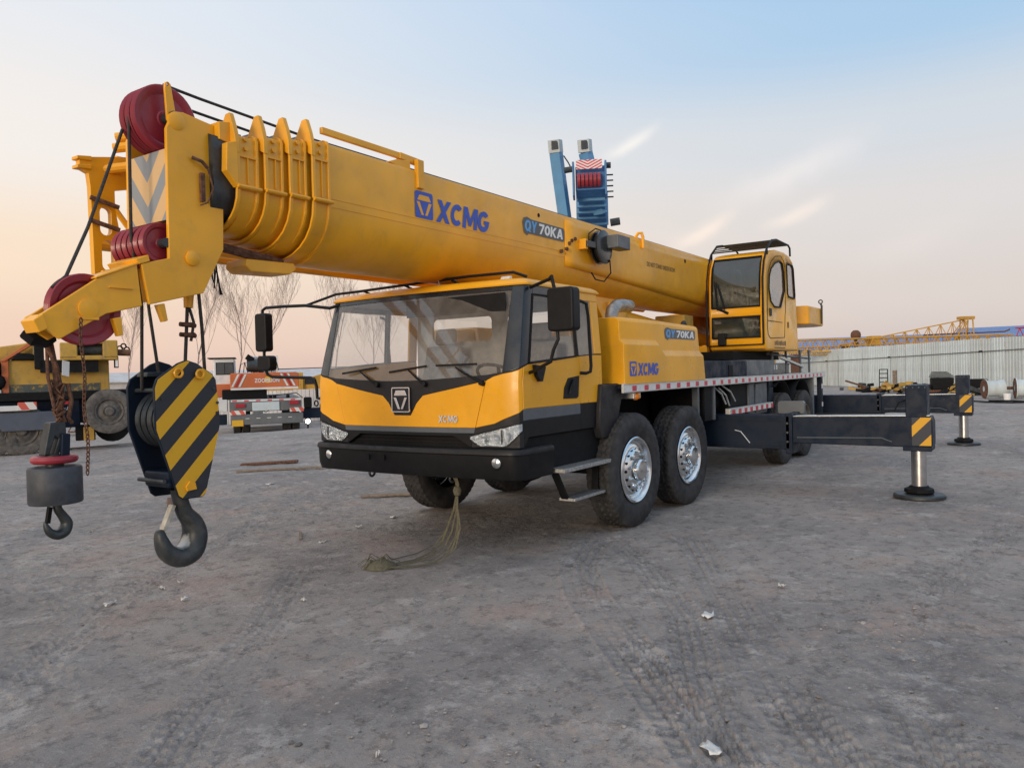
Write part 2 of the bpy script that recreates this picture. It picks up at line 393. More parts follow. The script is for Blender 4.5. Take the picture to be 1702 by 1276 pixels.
def worn_hook(name, c, r):
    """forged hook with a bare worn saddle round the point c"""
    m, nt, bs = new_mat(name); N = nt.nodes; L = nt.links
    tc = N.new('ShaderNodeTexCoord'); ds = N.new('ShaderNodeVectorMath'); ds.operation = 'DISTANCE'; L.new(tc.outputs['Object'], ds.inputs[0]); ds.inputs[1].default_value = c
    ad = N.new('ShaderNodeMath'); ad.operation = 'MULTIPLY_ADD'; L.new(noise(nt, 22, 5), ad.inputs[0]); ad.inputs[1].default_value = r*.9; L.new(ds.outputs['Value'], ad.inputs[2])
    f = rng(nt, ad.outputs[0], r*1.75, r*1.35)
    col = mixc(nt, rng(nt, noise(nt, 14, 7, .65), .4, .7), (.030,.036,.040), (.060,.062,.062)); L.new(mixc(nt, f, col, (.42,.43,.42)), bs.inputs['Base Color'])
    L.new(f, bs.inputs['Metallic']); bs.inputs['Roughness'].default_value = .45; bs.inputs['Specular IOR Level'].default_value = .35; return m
M['wood'] = plain('weathered_wood', (.22,.17,.13), .9, 0, .3, 18, .3)
M['paper'] = plain('pale_litter', (.62,.61,.58), .8, 0, .15, 30)
# ---------------------------------------------------------------- lettering
def frame(o, ux, uz):
    ux = Vector(ux).normalized(); uz = Vector(uz).normalized(); n = ux.cross(uz)
    return Matrix.Translation(Vector(o)) @ Matrix((ux, uz, n)).transposed().to_4x4()
def lettering(name, txt, mat, parent, F, w, h, depth=.003, bold=0.0, shear=0.0):
    """text filling a w x h box whose lower left corner is F's origin"""
    cu = bpy.data.curves.new('t', 'FONT'); cu.body = txt; cu.size = 1; cu.offset = bold; cu.shear = shear; cu.resolution_u = 4
    cu.extrude = .001; cu.space_character = 1.06
    ob = bpy.data.objects.new('t', cu); C.objects.link(ob); dg = bpy.context.evaluated_depsgraph_get(); dg.update()
    me = bpy.data.meshes.new_from_object(ob.evaluated_get(dg)); bpy.data.objects.remove(ob)
    co = np.empty(len(me.vertices)*3, np.float32); me.vertices.foreach_get('co', co); co = co.reshape(-1, 3)
    lo, hi = co.min(0), co.max(0); co = (co-lo)/np.maximum(hi-lo, 1e-6)*np.array([w, h, depth])
    Fm = np.array(F); co = co @ Fm[:3,:3].T + Fm[:3,3]
    me.vertices.foreach_set('co', co.astype(np.float32).ravel()); me.materials.clear(); me.materials.append(mat); me.update()
    me.name = name
    o = bpy.data.objects.new(name, me); C.objects.link(o); o.parent = parent; return o

def _arc(rx, ry, a0, a1, n): return [(.5+rx*math.cos(math.radians(a0+(a1-a0)*i/n)), .5+ry*math.sin(math.radians(a0+(a1-a0)*i/n))) for i in range(n+1)]
GLYPH = {   # heavy block letters in a unit box: (outline, holes, width)
 'X': ([(0,0),(.35,.5),(0,1),(.30,1),(.5,.70),(.70,1),(1,1),(.65,.5),(1,0),(.70,0),(.5,.30),(.30,0)], [], 1.0),
 'C': (_arc(.5,.5,42,318,20)+_arc(.24,.26,312,48,14), [], .92),
 'M': ([(0,0),(0,1),(.27,1),(.5,.46),(.73,1),(1,1),(1,0),(.77,0),(.77,.60),(.58,.14),(.42,.14),(.23,.60),(.23,0)], [], 1.15),
 'G': (_arc(.5,.5,42,338,20)+[(1,.55),(.54,.55),(.54,.37),(.74,.37)]+_arc(.24,.26,318,48,12), [], .96),
 'Q': (_arc(.5,.5,0,352,24)[:-1], [_arc(.24,.28,0,345,16)], 1.0),
 'Y': ([(.37,0),(.37,.40),(0,1),(.29,1),(.5,.63),(.71,1),(1,1),(.63,.40),(.63,0)], [], .95),
 '7': ([(0,1),(1,1),(1,.80),(.50,0),(.20,0),(.68,.78),(0,.78)], [], .8),
 '0': (_arc(.5,.5,0,352,24)[:-1], [_arc(.20,.29,0,345,16)], .85),
 'K': ([(0,0),(0,1),(.27,1),(.27,.62),(.66,1),(1,1),(.52,.54),(1,0),(.67,0),(.33,.38),(.27,.32),(.27,0)], [], .95),
 'A': ([(0,0),(.35,1),(.65,1),(1,0),(.74,0),(.67,.20),(.33,.20),(.26,0)], [[(.40,.40),(.60,.40),(.5,.74)]], 1.0)}
def block_word(name, txt, mat, parent, F, w, h, depth=.003, shear=.12, gap=.09):
    """block lettering filling a w x h box whose lower left corner is F's origin"""
    tot = sum(GLYPH[c][2] for c in txt)+gap*(len(txt)-1)+shear; u = w/tot; x = 0; mb = MB()
    for c in txt:
        o, hs, gw = GLYPH[c]; T = lambda lp: [((x+p[0]*gw+shear*p[1])*u, p[1]*h) for p in lp]
        g = plate(T(o), [T(q) for q in hs], 'z', 0, depth); mb.add(g.v, g.f)
        if c == 'Q': g = plate(T([(.50,.30),(.72,.36),(1.02,-.04),(.76,-.06)]), [], 'z', depth+.0004, depth+.0008); mb.add(g.v, g.f)
        x += gw+gap
    return mb.xf(F).build(name, mat, parent, smooth=0)
def flat(name, poly, mat, parent, F, d0, d1, bevel=0):
    return MB().prism(poly, 'z', d0, d1).xf(F).build(name, mat, parent, bevel)
def maker_logo(parent, F, s, plate_m, bar_m, d=.003, frame_m=None):
    """square badge with a hexagon made of three bars round an inverted triangle; s = (w, h)"""
    w, h = s
    b = flat('logo_badge', rrect(0, w, 0, h, .09*w), plate_m, parent, F, 0, d)
    P = lambda a: [(x*w, y*h) for x, y in a]
    flat('logo_bar', P([(.24,.86),(.76,.86),(.88,.66),(.12,.66)]), bar_m, b, F, d+.0005, d*2)
    flat('logo_bar', P([(.08,.60),(.24,.60),(.46,.12),(.34,.12)]), bar_m, b, F, d+.0005, d*2)
    flat('logo_bar', P([(.92,.60),(.76,.60),(.54,.12),(.66,.12)]), bar_m, b, F, d+.0005, d*2)
    return b
def model_decal(parent, F, w, h):
    b = flat('model_decal', [(.02*w,.10*h),(.04*w,.0),(.10*w,-.12*h),(.13*w,.03*h),(.98*w,.03*h),(w,.2*h),(w,.82*h),(.98*w,.95*h),(.2*w,.97*h),(.10*w,1.08*h),(.03*w,.98*h),(0,.7*h)], M['decal'], parent, F, 0, .002)
    g = F @ Matrix.Translation((.04*w, .14*h, .0026)); block_word('lettering', 'QY', M['lblue'], b, g, .29*w, .74*h, .002)
    g = F @ Matrix.Translation((.36*w, .16*h, .0026)); block_word('lettering', '70KA', M['white'], b, g, .61*w, .68*h, .002)
    return b

# ---------------------------------------------------------------- the crane
CR = thing('truck_crane', 'large yellow and dark grey truck crane with its boom lying forward over the cab', 'truck crane')

# ---- tyres and wheels
def tyre_mesh(name, r=.60, w=.31, n=192, block=True, mat='rubber'):
    """treaded tyre about the y axis, outer face towards +y, centred on the origin"""
    hw = w/2; prof = []   # (radius, y) from outer bead over the tread to the inner bead
    prof += [(r*.565, hw*.70), (r*.60, hw*.82), (r*.70, hw*.96), (r*.80, hw*1.0), (r*.885, hw*.97), (r*.93, hw*.90), (r*.948, hw*.86)]
    yy = [.82, .70, .69, .52, .40, .39, .22, .12, .11, -.11, -.12, -.22, -.39, -.40, -.52, -.69, -.70, -.82]
    tread = [(r*(.988 if abs(a) > .75 else 1.0), hw*a) for a in yy]
    nt_ = len(prof); prof += tread; prof += [(a, -b) for a, b in prof[:nt_][::-1]]
    mb = MB(); vs = []; k = len(prof)
    for i, (rr, a) in enumerate(prof):
        tr = nt_ <= i < nt_+len(yy)
        for j in range(n):
            t = 2*PI*j/n; q = rr
            yv = a
            if tr:
                ya = abs(a/hw); ph = j % 4
                if ya > .68: q = rr - (.010 if (ph < 1) else 0)            # shoulder lugs
                elif .38 < ya < .41 or .10 < ya < .125: q = rr - .014       # circumferential grooves
                elif ya > .4: q = rr - (.012 if ph == 2 else 0)
                elif ya > .12: q = rr - (.012 if ((j+2) % 4 == 2) else 0)
                if .1 < ya < .5: yv = a + .009*(1 if (j//2) % 2 else -1)
            elif i in (nt_-1, nt_-2, nt_+len(yy), nt_+len(yy)+1):
                q = rr - (.006 if (j % 4) < 1 else 0)
            vs.append((q*math.cos(t), yv, q*math.sin(t)))
    fs = [(i*n+j, i*n+(j+1) % n, (i+1)*n+(j+1) % n, (i+1)*n+j) for i in range(k-1) for j in range(n)]
    mb.add(vs, fs); me = mb.mesh(name, M[mat])
    bm = bmesh.new(); bm.from_mesh(me); bmesh.ops.recalc_face_normals(bm, faces=bm.faces); bm.to_mesh(me); bm.free()
    me.shade_smooth(); me.set_sharp_from_angle(angle=math.radians(32)); return me
def finish(mb, name, mats, ang=30):
    me = mb.mesh(name, mats); bm = bmesh.new(); bm.from_mesh(me); bmesh.ops.remove_doubles(bm, verts=bm.verts, dist=1e-5)
    bmesh.ops.recalc_face_normals(bm, faces=bm.faces); bm.to_mesh(me); bm.free()
    me.shade_smooth(); me.set_sharp_from_angle(angle=math.radians(ang)); return me
TYRE = tyre_mesh('tyre')
def rim_mesh(mat):
    y = .155
    return finish(MB().lathe([(.325,y-.05),(.345,y-.035),(.348,y-.018),(.338,y-.010),(.322,y-.018),(.314,y-.035),(.302,y-.062),(.285,y-.070),(.262,y-.052),(.238,y-.048),(.236,y-.040),(.200,y-.020),(.165,y-.006),(.150,y-.004),(.148,y-.020),(.118,y-.020),(.112,y+.035),(.098,y+.052),(.060,y+.058),(.0,y+.060)], (0,0,0), 'y', 48), 'rim', M[mat])
RIM = rim_mesh('chrome'); RIMD = rim_mesh('rubberold')
NUT = finish(MB().cyl((0,0,0),(0,.036,0),.021,.017,10).cyl((0,.035,0),(0,.05,0),.011,.009,8), 'nut', M['chrome'])
HOLE = finish(MB().lathe([(.0,.002),(.013,.002),(.016,0)], (0,0,0), 'y', 10), 'vent_hole', M['under'])
def wheel(x, y, side, parent, rim=RIM, tyre=TYRE, z=.6, steer=0, detail=True, nuts=True):
    """hub hangs on an empty mesh-less parent: the rim mesh is the wheel part, tyre and nuts its sub-parts"""
    Mx = Matrix.Translation((x, y, z)) @ Matrix.Rotation(steer, 4, 'Z') @ (Matrix.Identity(4) if side > 0 else Matrix.Rotation(PI, 4, 'Z'))
    r = share('wheel', rim, parent, Mx); share('tyre', tyre, r, Matrix.Rotation(random.random()*6, 4, 'Y'))
    if nuts:
        for i in range(10):
            t = 2*PI*i/10+.2; share('wheel_nut', NUT, r, Matrix.Translation((.178*math.cos(t), .155-.018, .178*math.sin(t))))
        for i in range(16):
            t = 2*PI*i/16; share('vent_hole', HOLE, r, Matrix.Translation((.221*math.cos(t), .155-.026, .221*math.sin(t))) @ Matrix.Rotation(t, 4, 'Y') @ Matrix.Rotation(-.5, 4, 'Z'))
    return r
for ax_, rm, nn in ((0, RIM, True), (-1.50, RIM, True), (-5.90, RIMD, False), (-7.25, RIMD, False)):
    for sd in (1, -1):
        w_ = wheel(ax_, sd*1.255, sd, CR, rm, nuts=nn and sd > 0, steer=(-.035 if ax_ > -3 else 0))
    MB().cyl((ax_,-1.1,.6),(ax_,1.1,.6),.075,n=12).lathe([(.0,-.2),(.16,-.17),(.22,0),(.16,.17),(0,.2)], (ax_,0,.6), 'y', 16).build('axle', M['under'], CR)

# ---- carrier frame
fr = MB()
fr.prism([(1.75,.78),(1.75,1.12),(.3,1.30),(-9.6,1.36),(-9.9,1.0),(-9.6,.86),(-.5,.80)], 'y', .36, .50)
fr.prism([(1.75,.78),(1.75,1.12),(.3,1.30),(-9.6,1.36),(-9.9,1.0),(-9.6,.86),(-.5,.80)], 'y', -.50, -.36)
for x in (1.2,-.75,-2.2,-4.0,-6.5,-8.8): fr.box(x-.08, x+.08, -.36, .36, .86, 1.18)
fr.box(-9.5, .6, -.37, .37, 1.20, 1.27)
fr.build('chassis_frame', M['under'], CR)
dk = MB().box(-8.96, .22, -1.36, 1.36, 1.455, 1.50)
dk.build('deck', M['navy'], CR, .004)
for sd in (1, -1):
    e = MB().box(-8.96, .24, sd*1.362-.012, sd*1.362+.012, 1.412, 1.512).build('deck_edge', M['alu'], CR, .004)
    if sd > 0:
        tp = MB().box(-8.93, .215, 1.3745, 1.3765, 1.424, 1.490).build('reflective_strip', M['whitetape'], CR)
        rd = finish(MB().box(-.052, .052, 1.377, 1.379, 1.428, 1.484), 'red_reflector', M['redtape'])
        x = -.02
        while x > -8.85:
            share('red_reflector', rd, tp, Matrix.Translation((x, 0, 0))); x -= .305
# under-deck equipment on the near side
MB().box(-2.55,-2.30,.55,1.30,.95,1.452).build('valve_cabinet', M['under'], CR, .01)
MB().box(-2.12,-2.06,1.22,1.30,.86,1.45).build('hanger_bracket', M['grey'], CR, .005)
MB().box(-2.72,-2.66,1.22,1.30,.95,1.45).build('hanger_bracket', M['grey'], CR, .005)
MB().box(-5.45,-3.55,.60,1.22,.92,1.452).build('fuel_tank', M['under'], CR, .03, 3)
tk = MB()
tk.cyl((-3.6,.85,1.15),(-2.8,.85,1.15),.22,n=20); tk.build('air_tank', M['under'], CR)
MB().box(-5.30,-4.35,.70,1.255,.90,1.40).build('tool_box', M['grey'], CR, .02)
MB().box(-4.93,-4.62,1.256,1.275,.93,1.38).build('tool_box_rib', M['grey'], CR, .012)
MB().box(-5.60,-5.36,.70,1.27,.88,1.43).build('side_bracket', M['navy'], CR, .01)
for a, b in (((-3.0,1.18,1.38),(-3.28,1.25,1.13)),((-3.12,1.2,1.37),(-3.40,1.26,1.10)),((-3.26,1.2,1.40),(-3.66,1.26,1.16))):
    MB().tube([a, ((a[0]+b[0])/2, a[1]+.06, (a[2]+b[2])/2+.02), b], .012, 6).build('hydraulic_hose', M['alu'], CR)
MB().cyl((-2.95,1.16,1.30),(-2.95,1.16,1.42),.05,n=12).build('filter_canister', M['steel'], CR)
ls = MB().box(-5.20,-3.10,1.30,1.372,.985,1.075).build('lower_guard_rail', M['alu'], CR, .006)
for i in range(7): MB().box(-3.32-.27*i-.13,-3.32-.27*i,1.3735,1.3755,.99,1.055).build('white_reflector', M['whitetape'], ls)
for i in range(8): MB().box(-3.18-.27*i-.13,-3.18-.27*i,1.3735,1.3755,.99,1.055).build('red_reflector', M['redtape'], ls)
MB().box(-.28,-.10,1.16,1.33,1.34,1.41).build('lamp_bracket', M['alu'], CR, .01)
MB().lathe([(.0,.03),(.03,.024),(.045,.0),(.048,-.03)], (-.18,1.33,1.37), 'y', 16).build('side_marker_lamp', M['amber'], CR)
# rear mudguards over the near rear wheels
for cx in (-5.90, -7.25):
    mg = MB(); rows = []
    for rr, dy in ((.72,.0),(.70,.0)):
        pass
    a = [math.radians(t) for t in range(15 if cx < -6 else 60, 166 if cx < -6 else 166, 8)]
    mg.grid([[(cx+.73*math.cos(t)*(1 if True else 1), y, min(.62+.80*math.sin(t), 1.40)) for t in a] for y in (.95, 1.33)])
    mg.build('mudguard', M['under'], CR, solid=.012)
MB().box(-8.13,-8.02,.98,1.34,.62,1.44).build('mudguard_flap', M['grey'], CR, .006)
post = MB().box(-8.86,-8.72,1.26,1.345,.66,1.41).build('rear_reflector_post', M['navy'], CR, .006)
for z in (.82, 1.18):
    MB().box(-8.84,-8.74,1.3465,1.3485,z,z+.09).build('white_reflector', M['whitetape'], post)
# deck furniture behind the engine cover
MB().box(-4.30,-2.35,.62,1.24,1.502,1.745).build('deck_locker', M['navy'], CR, .012)
MB().box(-5.80,-4.31,.62,1.24,1.502,1.755).build('deck_locker', M['grey'], CR, .012)
MB().box(-3.62,-3.45,1.242,1.25,1.505,1.68).build('locker_latch', M['under'], CR)
MB().box(-7.1,-5.9,.7,1.15,1.502,1.70).build('rear_locker', M['satin'], CR, .012)
for i in (0, 1): MB().box(-6.14-.16*i,-6.05-.16*i,1.152,1.154,1.59,1.67).build('data_plate', M['white'], CR)
for x in (-6.0,-6.9,-7.9,-8.6):
    MB().tube([(x,1.15,1.50),(x,1.15,1.80),(x-.08,1.12,1.93),(x-.3,1.1,1.93)], .022, 8).build('hand_rail', M['grey'], CR)
MB().tube([(-5.9,1.1,1.86),(-8.9,1.1,1.78)], .02, 8).build('hand_rail', M['grey'], CR)
MB().obox((-6.3,1.2,1.80),(-7.9,1.2,1.62), .05, .04).build('ladder_rail', M['alu'], CR)

# ---- outriggers
def outrigger(x0, x1, sd, stripe):
    bx = MB().box(x0, x1, sd*.45, sd*2.22, .56, 1.0)
    bx.box(x0-.0, x1+.0, sd*2.16, sd*2.25, .50, 1.03)
    o = bx.build('outrigger_box', M['navy'], CR, .012)
    MB().box(x1+.001, x1+.012, sd*1.0, sd*2.15, .93, .955).build('weld_rib', M['navy'], o)
    MB().box(x1+.001, x1+.012, sd*1.0, sd*2.15, .60, .615).build('weld_rib', M['navy'], o)
    xb0, xb1 = x0+.05, x1-.04
    b = MB().prism([(sd*2.24,.64),(sd*2.24,.975),(sd*3.84,1.0),(sd*3.86,.93),(sd*3.86,.645),(sd*3.55,.63)], 'x', xb0, xb1).build('outrigger_beam', M['navy'], CR, .012)
    MB().prism([(sd*2.24,.985),(sd*3.83,1.008),(sd*3.83,1.014),(sd*2.24,.991)], 'x', xb0+.02, xb1-.02).build('beam_top_wear_plate', M['alu'], b)
    MB().tube([(xb1+.006, sd*2.3, .715), (xb1+.006, sd*3.3, .735), (xb1+.006, sd*3.42, .69)], .007, 6).build('hydraulic_line', M['grey'], b)
    s = MB().box(xb1+.0015, xb1+.003, sd*3.64, sd*3.845, .652, .99).build('hazard_marking', stripe, b)
    j = MB().box(xb0-.02, xb1-.015, sd*3.57, sd*3.80, .60, 1.375).build('jack_housing', M['navy'], CR, .012)
    MB().box(xb0-.04, xb1+.02, sd*3.54, sd*3.85, .585, .64).build('jack_collar', M['navy'], j, .008)
    for zz in (.66,.78,.90): MB().cyl((x1-.001,sd*2.19,zz),(x1+.014,sd*2.19,zz),.016,n=6).build('bolt', M['dsteel'], o)
    for k in range(4): MB().cyl((xb1-.016,sd*(3.59+.065*k),1.35),(xb1-.004,sd*(3.59+.065*k),1.35),.009,n=6).build('bolt', M['dsteel'], j)
    MB().tube([(xb0+.10,sd*3.57,1.20),(xb0+.10,sd*3.47,1.16),(xb0+.12,sd*3.42,1.05),(xb0+.14,sd*3.2,1.03),(xb0+.14,sd*2.5,1.01)], .013, 6).build('jack_hose', M['black'], j)
    xc = (xb0+xb1)/2; yc = sd*3.69
    MB().cyl((xc,yc,.08),(xc,yc,.60),.085,n=28).build('jack_cylinder', M['steel'], j, 0)
    MB().lathe([(0,.15),(.105,.15),(.12,.13),(.165,.115),(.17,.075),(.13,.05)], (xc,yc,0), 'z', 9).build('jack_foot', M['under'], j, 0, smooth=20)
    MB().lathe([(0,.055),(.27,.055),(.29,.04),(.29,.012),(0,.005)], (xc,yc,0), 'z', 36).build('jack_pad', M['dsteel'], j)
for x0, x1 in ((-3.32,-2.90), (-10.34,-9.90)):
    for sd in (1, -1): outrigger(x0, x1, sd, M['legstripe'])
MB().box(-10.36,-9.2,-.6,.6,.62,1.35).build('rear_crossmember', M['navy'], CR, .02)
MB().tube([(-2.885,1.50,.80),(-2.885,1.58,.78),(-2.885,1.70,.63)], .008, 6).build('hydraulic_line', M['alu'], CR)
MB().prism(rrect(1.95,2.30,1.0,1.17,.03), 'x', -3.42, -3.35).build('flap_plate', M['grey'], CR, .004)

# ---- engine cover
HX = [.19, .14, -.69, -.72, -.84, -.88, -1.99, -2.04]
def hood_rows():
    rows = []
    def xr(x, z):   # rear edge leans
        return x if x > -1.9 else x + (-.02 - .12*(2.2-z)/.68 + .06)
    spec = [('in', 2.205, .55), ('t', 2.205, 1.285), ('t', 2.19, 1.318), ('t', 2.16, 1.334), ('bt', None, 1.336), ('bb', None, 1.384), ('t', 1.505, 1.386)]
    for k, z, y in spec:
        r = []
        for i, x in enumerate(HX):
            up = 0 if x > -.7 else (1 if x < -.83 else (abs(x)-.69)/.15)
            zz = z
            if k == 'bt': zz = 1.974 - .112*up
            if k == 'bb': zz = 1.916 - .112*up
            yy = y
            if i == 0: yy = y-.02
            if zz > 2.1 and x < -1.95: zz -= .02
            r.append((xr(x, zz), yy, zz))
        rows.append(r)
    return rows
hr = hood_rows()
hm = MB().grid(hr)
front = [r[0] for r in hr]; back = [r[-1] for r in hr]
hm.add(front + [(front[0][0], .55, 1.505)], [list(range(len(front)+1))])
hm.add(back + [(back[0][0]-.1, .55, 1.505)], [list(range(len(back)+1))[::-1]])
hm.add([hr[0][0], hr[0][-1], (back[0][0]-.1, .55, 1.505), (front[0][0], .55, 1.505)], [(0,1,2,3)])
HOOD = hm.build('engine_cover', M['yellow'], CR, .006, 2, smooth=22)
FS = lambda x, z, y: frame((x, y, z), (-1,0,0), (0,0,1))
maker_logo(HOOD, FS(.105, 1.585, 1.388), (.165, .155), M['blueprint'], M['yellow'], .002)
block_word('lettering', 'XCMG', M['blueprint'], HOOD, FS(-.09, 1.588, 1.388), .555, .135, .002, .12, .03)
model_decal(HOOD, FS(-.94, 2.00, 1.3365), .97, .125)
# far side cover
MB().box(-2.0,.19,-1.34,-.55,1.505,2.20).build('engine_cover', M['yellow'], CR, .03, 3)
# exhaust
ex = MB()
ex.tube([(-.42,.92,2.10),(-.42,.92,2.25),(-.46,.92,2.33),(-.56,.92,2.385),(-.72,.92,2.40),(-.90,.92,2.40)], .075, 20, cap=False)
ex.build('exhaust_stack', M['exh'], CR, solid=.006)
MB().tube([(-2.02,1.12,2.10),(-2.05,1.12,2.20),(-2.14,1.10,2.24),(-2.26,1.08,2.16),(-2.36,1.06,1.9),(-2.5,1.05,1.75)], .035, 8).build('coolant_hose', M['black'], CR)

# ---- driver's cab: one grid of stations (round the plan) and rows (heights) cut into panels
def fxz(z): return 2.08 if z < 1.62 else 2.08 - (z-1.62)/(2.43-1.62)*.205
def Wz(z): return 1.25 if z < 1.75 else 1.25 - (z-1.75)/.68*.05
def st_xy(i, z):
    """plan position of station i (0 front centre .. 16 rear) at height z, left half"""
    f = fxz(z); W = Wz(z)
    ys = [0, .10, .175, .25, .58, .81+(z-1.18)*.28 if z < 1.7 else .95, 1.0, 1.08]
    if i <= 7: y = ys[i]; return (f - .075*(y/1.08)**2, y)
    if i == 8: return (f-.088, W-.075)
    if i == 9: return (f-.112, W-.018)
    if i == 10: return (f-.150, W)
    if i == 11: return (f-.225, W)
    return ((1.30, .975, .925, .60, .46)[i-12], W)
NS = 17
ROW = [
 [2.43]*17,
 [2.378]*8+[2.37,2.36,2.35,2.345,2.345,2.345,2.345,2.345,2.345],
 [1.605,1.605,1.606,1.608,1.622,1.642,1.652,1.662,1.672,1.69,1.712,1.735,1.775,1.80,1.805,1.82,1.82],
 [1.285,1.285,1.40,1.468,1.525,1.590,1.625,1.646,1.662,1.680,1.702,1.725,1.765,1.79,1.795,1.81,1.81],
 [1.178]*6+[1.215,1.25,1.285,1.308,1.335,1.34,1.34,1.34,1.34,1.34,1.34],
 [1.128]*6+[1.155,1.185,1.21,1.225,1.235,1.24,1.24,1.24,1.24,1.24,1.24],
 [1.100]*5+[1.005]*6+[1.09]*6]
def cell(i, r): z = ROW[r][i]; x, y = st_xy(i, z); return Vector((x, y, z))
def panel(name, s0, s1, r0, r1, mat, parent, mirror='both', solid=.02, bev=.006, sub=1, off=0, inset=0):
    """panel from the grid; mirror: 'both' joins the halves across the centre, 'L' / 'R' one side"""
    def pts(sgn):
        rows = []
        for r in range(r0, r1+1):
            nn = sub if r < r1 else 1
            for k in range(nn):
                t = k/sub; row = []
                for s in range(s0, s1+1):
                    p = cell(s, r).lerp(cell(s, r+1), t) if k else cell(s, r)
                    if k:
                        z = p.z; x, y = st_xy(s, z); p = Vector((x, y, z))
                    if off:
                        nrm = Vector((1, 0, 0)) if s < 8 else (Vector((0,1,0)) if s > 9 else Vector((.7,.7,0)))
                        p = p + nrm*off
                    row.append(p)
                if inset:
                    a, b = row[0].copy(), row[-1].copy()
                    d = (b-a).normalized(); row[0] = a + d*inset; row[-1] = b - d*inset
                rows.append([(p.x, p.y*sgn, p.z) for p in row])
        return rows
    mb = MB()
    if mirror == 'both':
        a = pts(1); b = pts(-1); mb.grid([rb[::-1][:-1]+ra for ra, rb in zip(a, b)])
    else: mb.grid(pts(1 if mirror == 'L' else -1), flip=(mirror == 'R'))
    return mb.build(name, mat, parent, bev, 2, 40, True, 0)
def solidify(o, t):
    md = o.modifiers.new('solid', 'SOLIDIFY'); md.thickness = t; md.offset = -1
    o.modifiers.move(len(o.modifiers)-1, 0); return o
CABS = panel('cab_front_panel', 0, 5, 3, 4, M['yellow'], CR, 'both', sub=5)
def outward(o, ref=(1.2,0,1.7)):
    """make sure an open panel's normals point away from the cab's middle"""
    me = o.data; c = Vector(ref); s = sum((p.center-c).dot(p.normal)*p.area for p in me.polygons)
    if s < 0: me.flip_normals()
    return o
solidify(outward(CABS), .03)
CAB = CABS
def cabp(*a, t=.025, **k): return solidify(outward(panel(*a, **k)), t)
windshield = outward(panel('windscreen', 0, 7, 1, 2, M['glass'], CAB, 'both', bev=0, sub=6, off=-.006))
cabp('windscreen_header', 0, 7, 0, 1, M['satin'], CAB)
cabp('cowl_trim', 0, 10, 2, 3, M['cowl'], CAB, t=.03)
cabp('front_stripe', 0, 5, 4, 5, M['grey'], CAB)
cabp('grille_lip', 0, 5, 5, 6, M['black'], CAB)
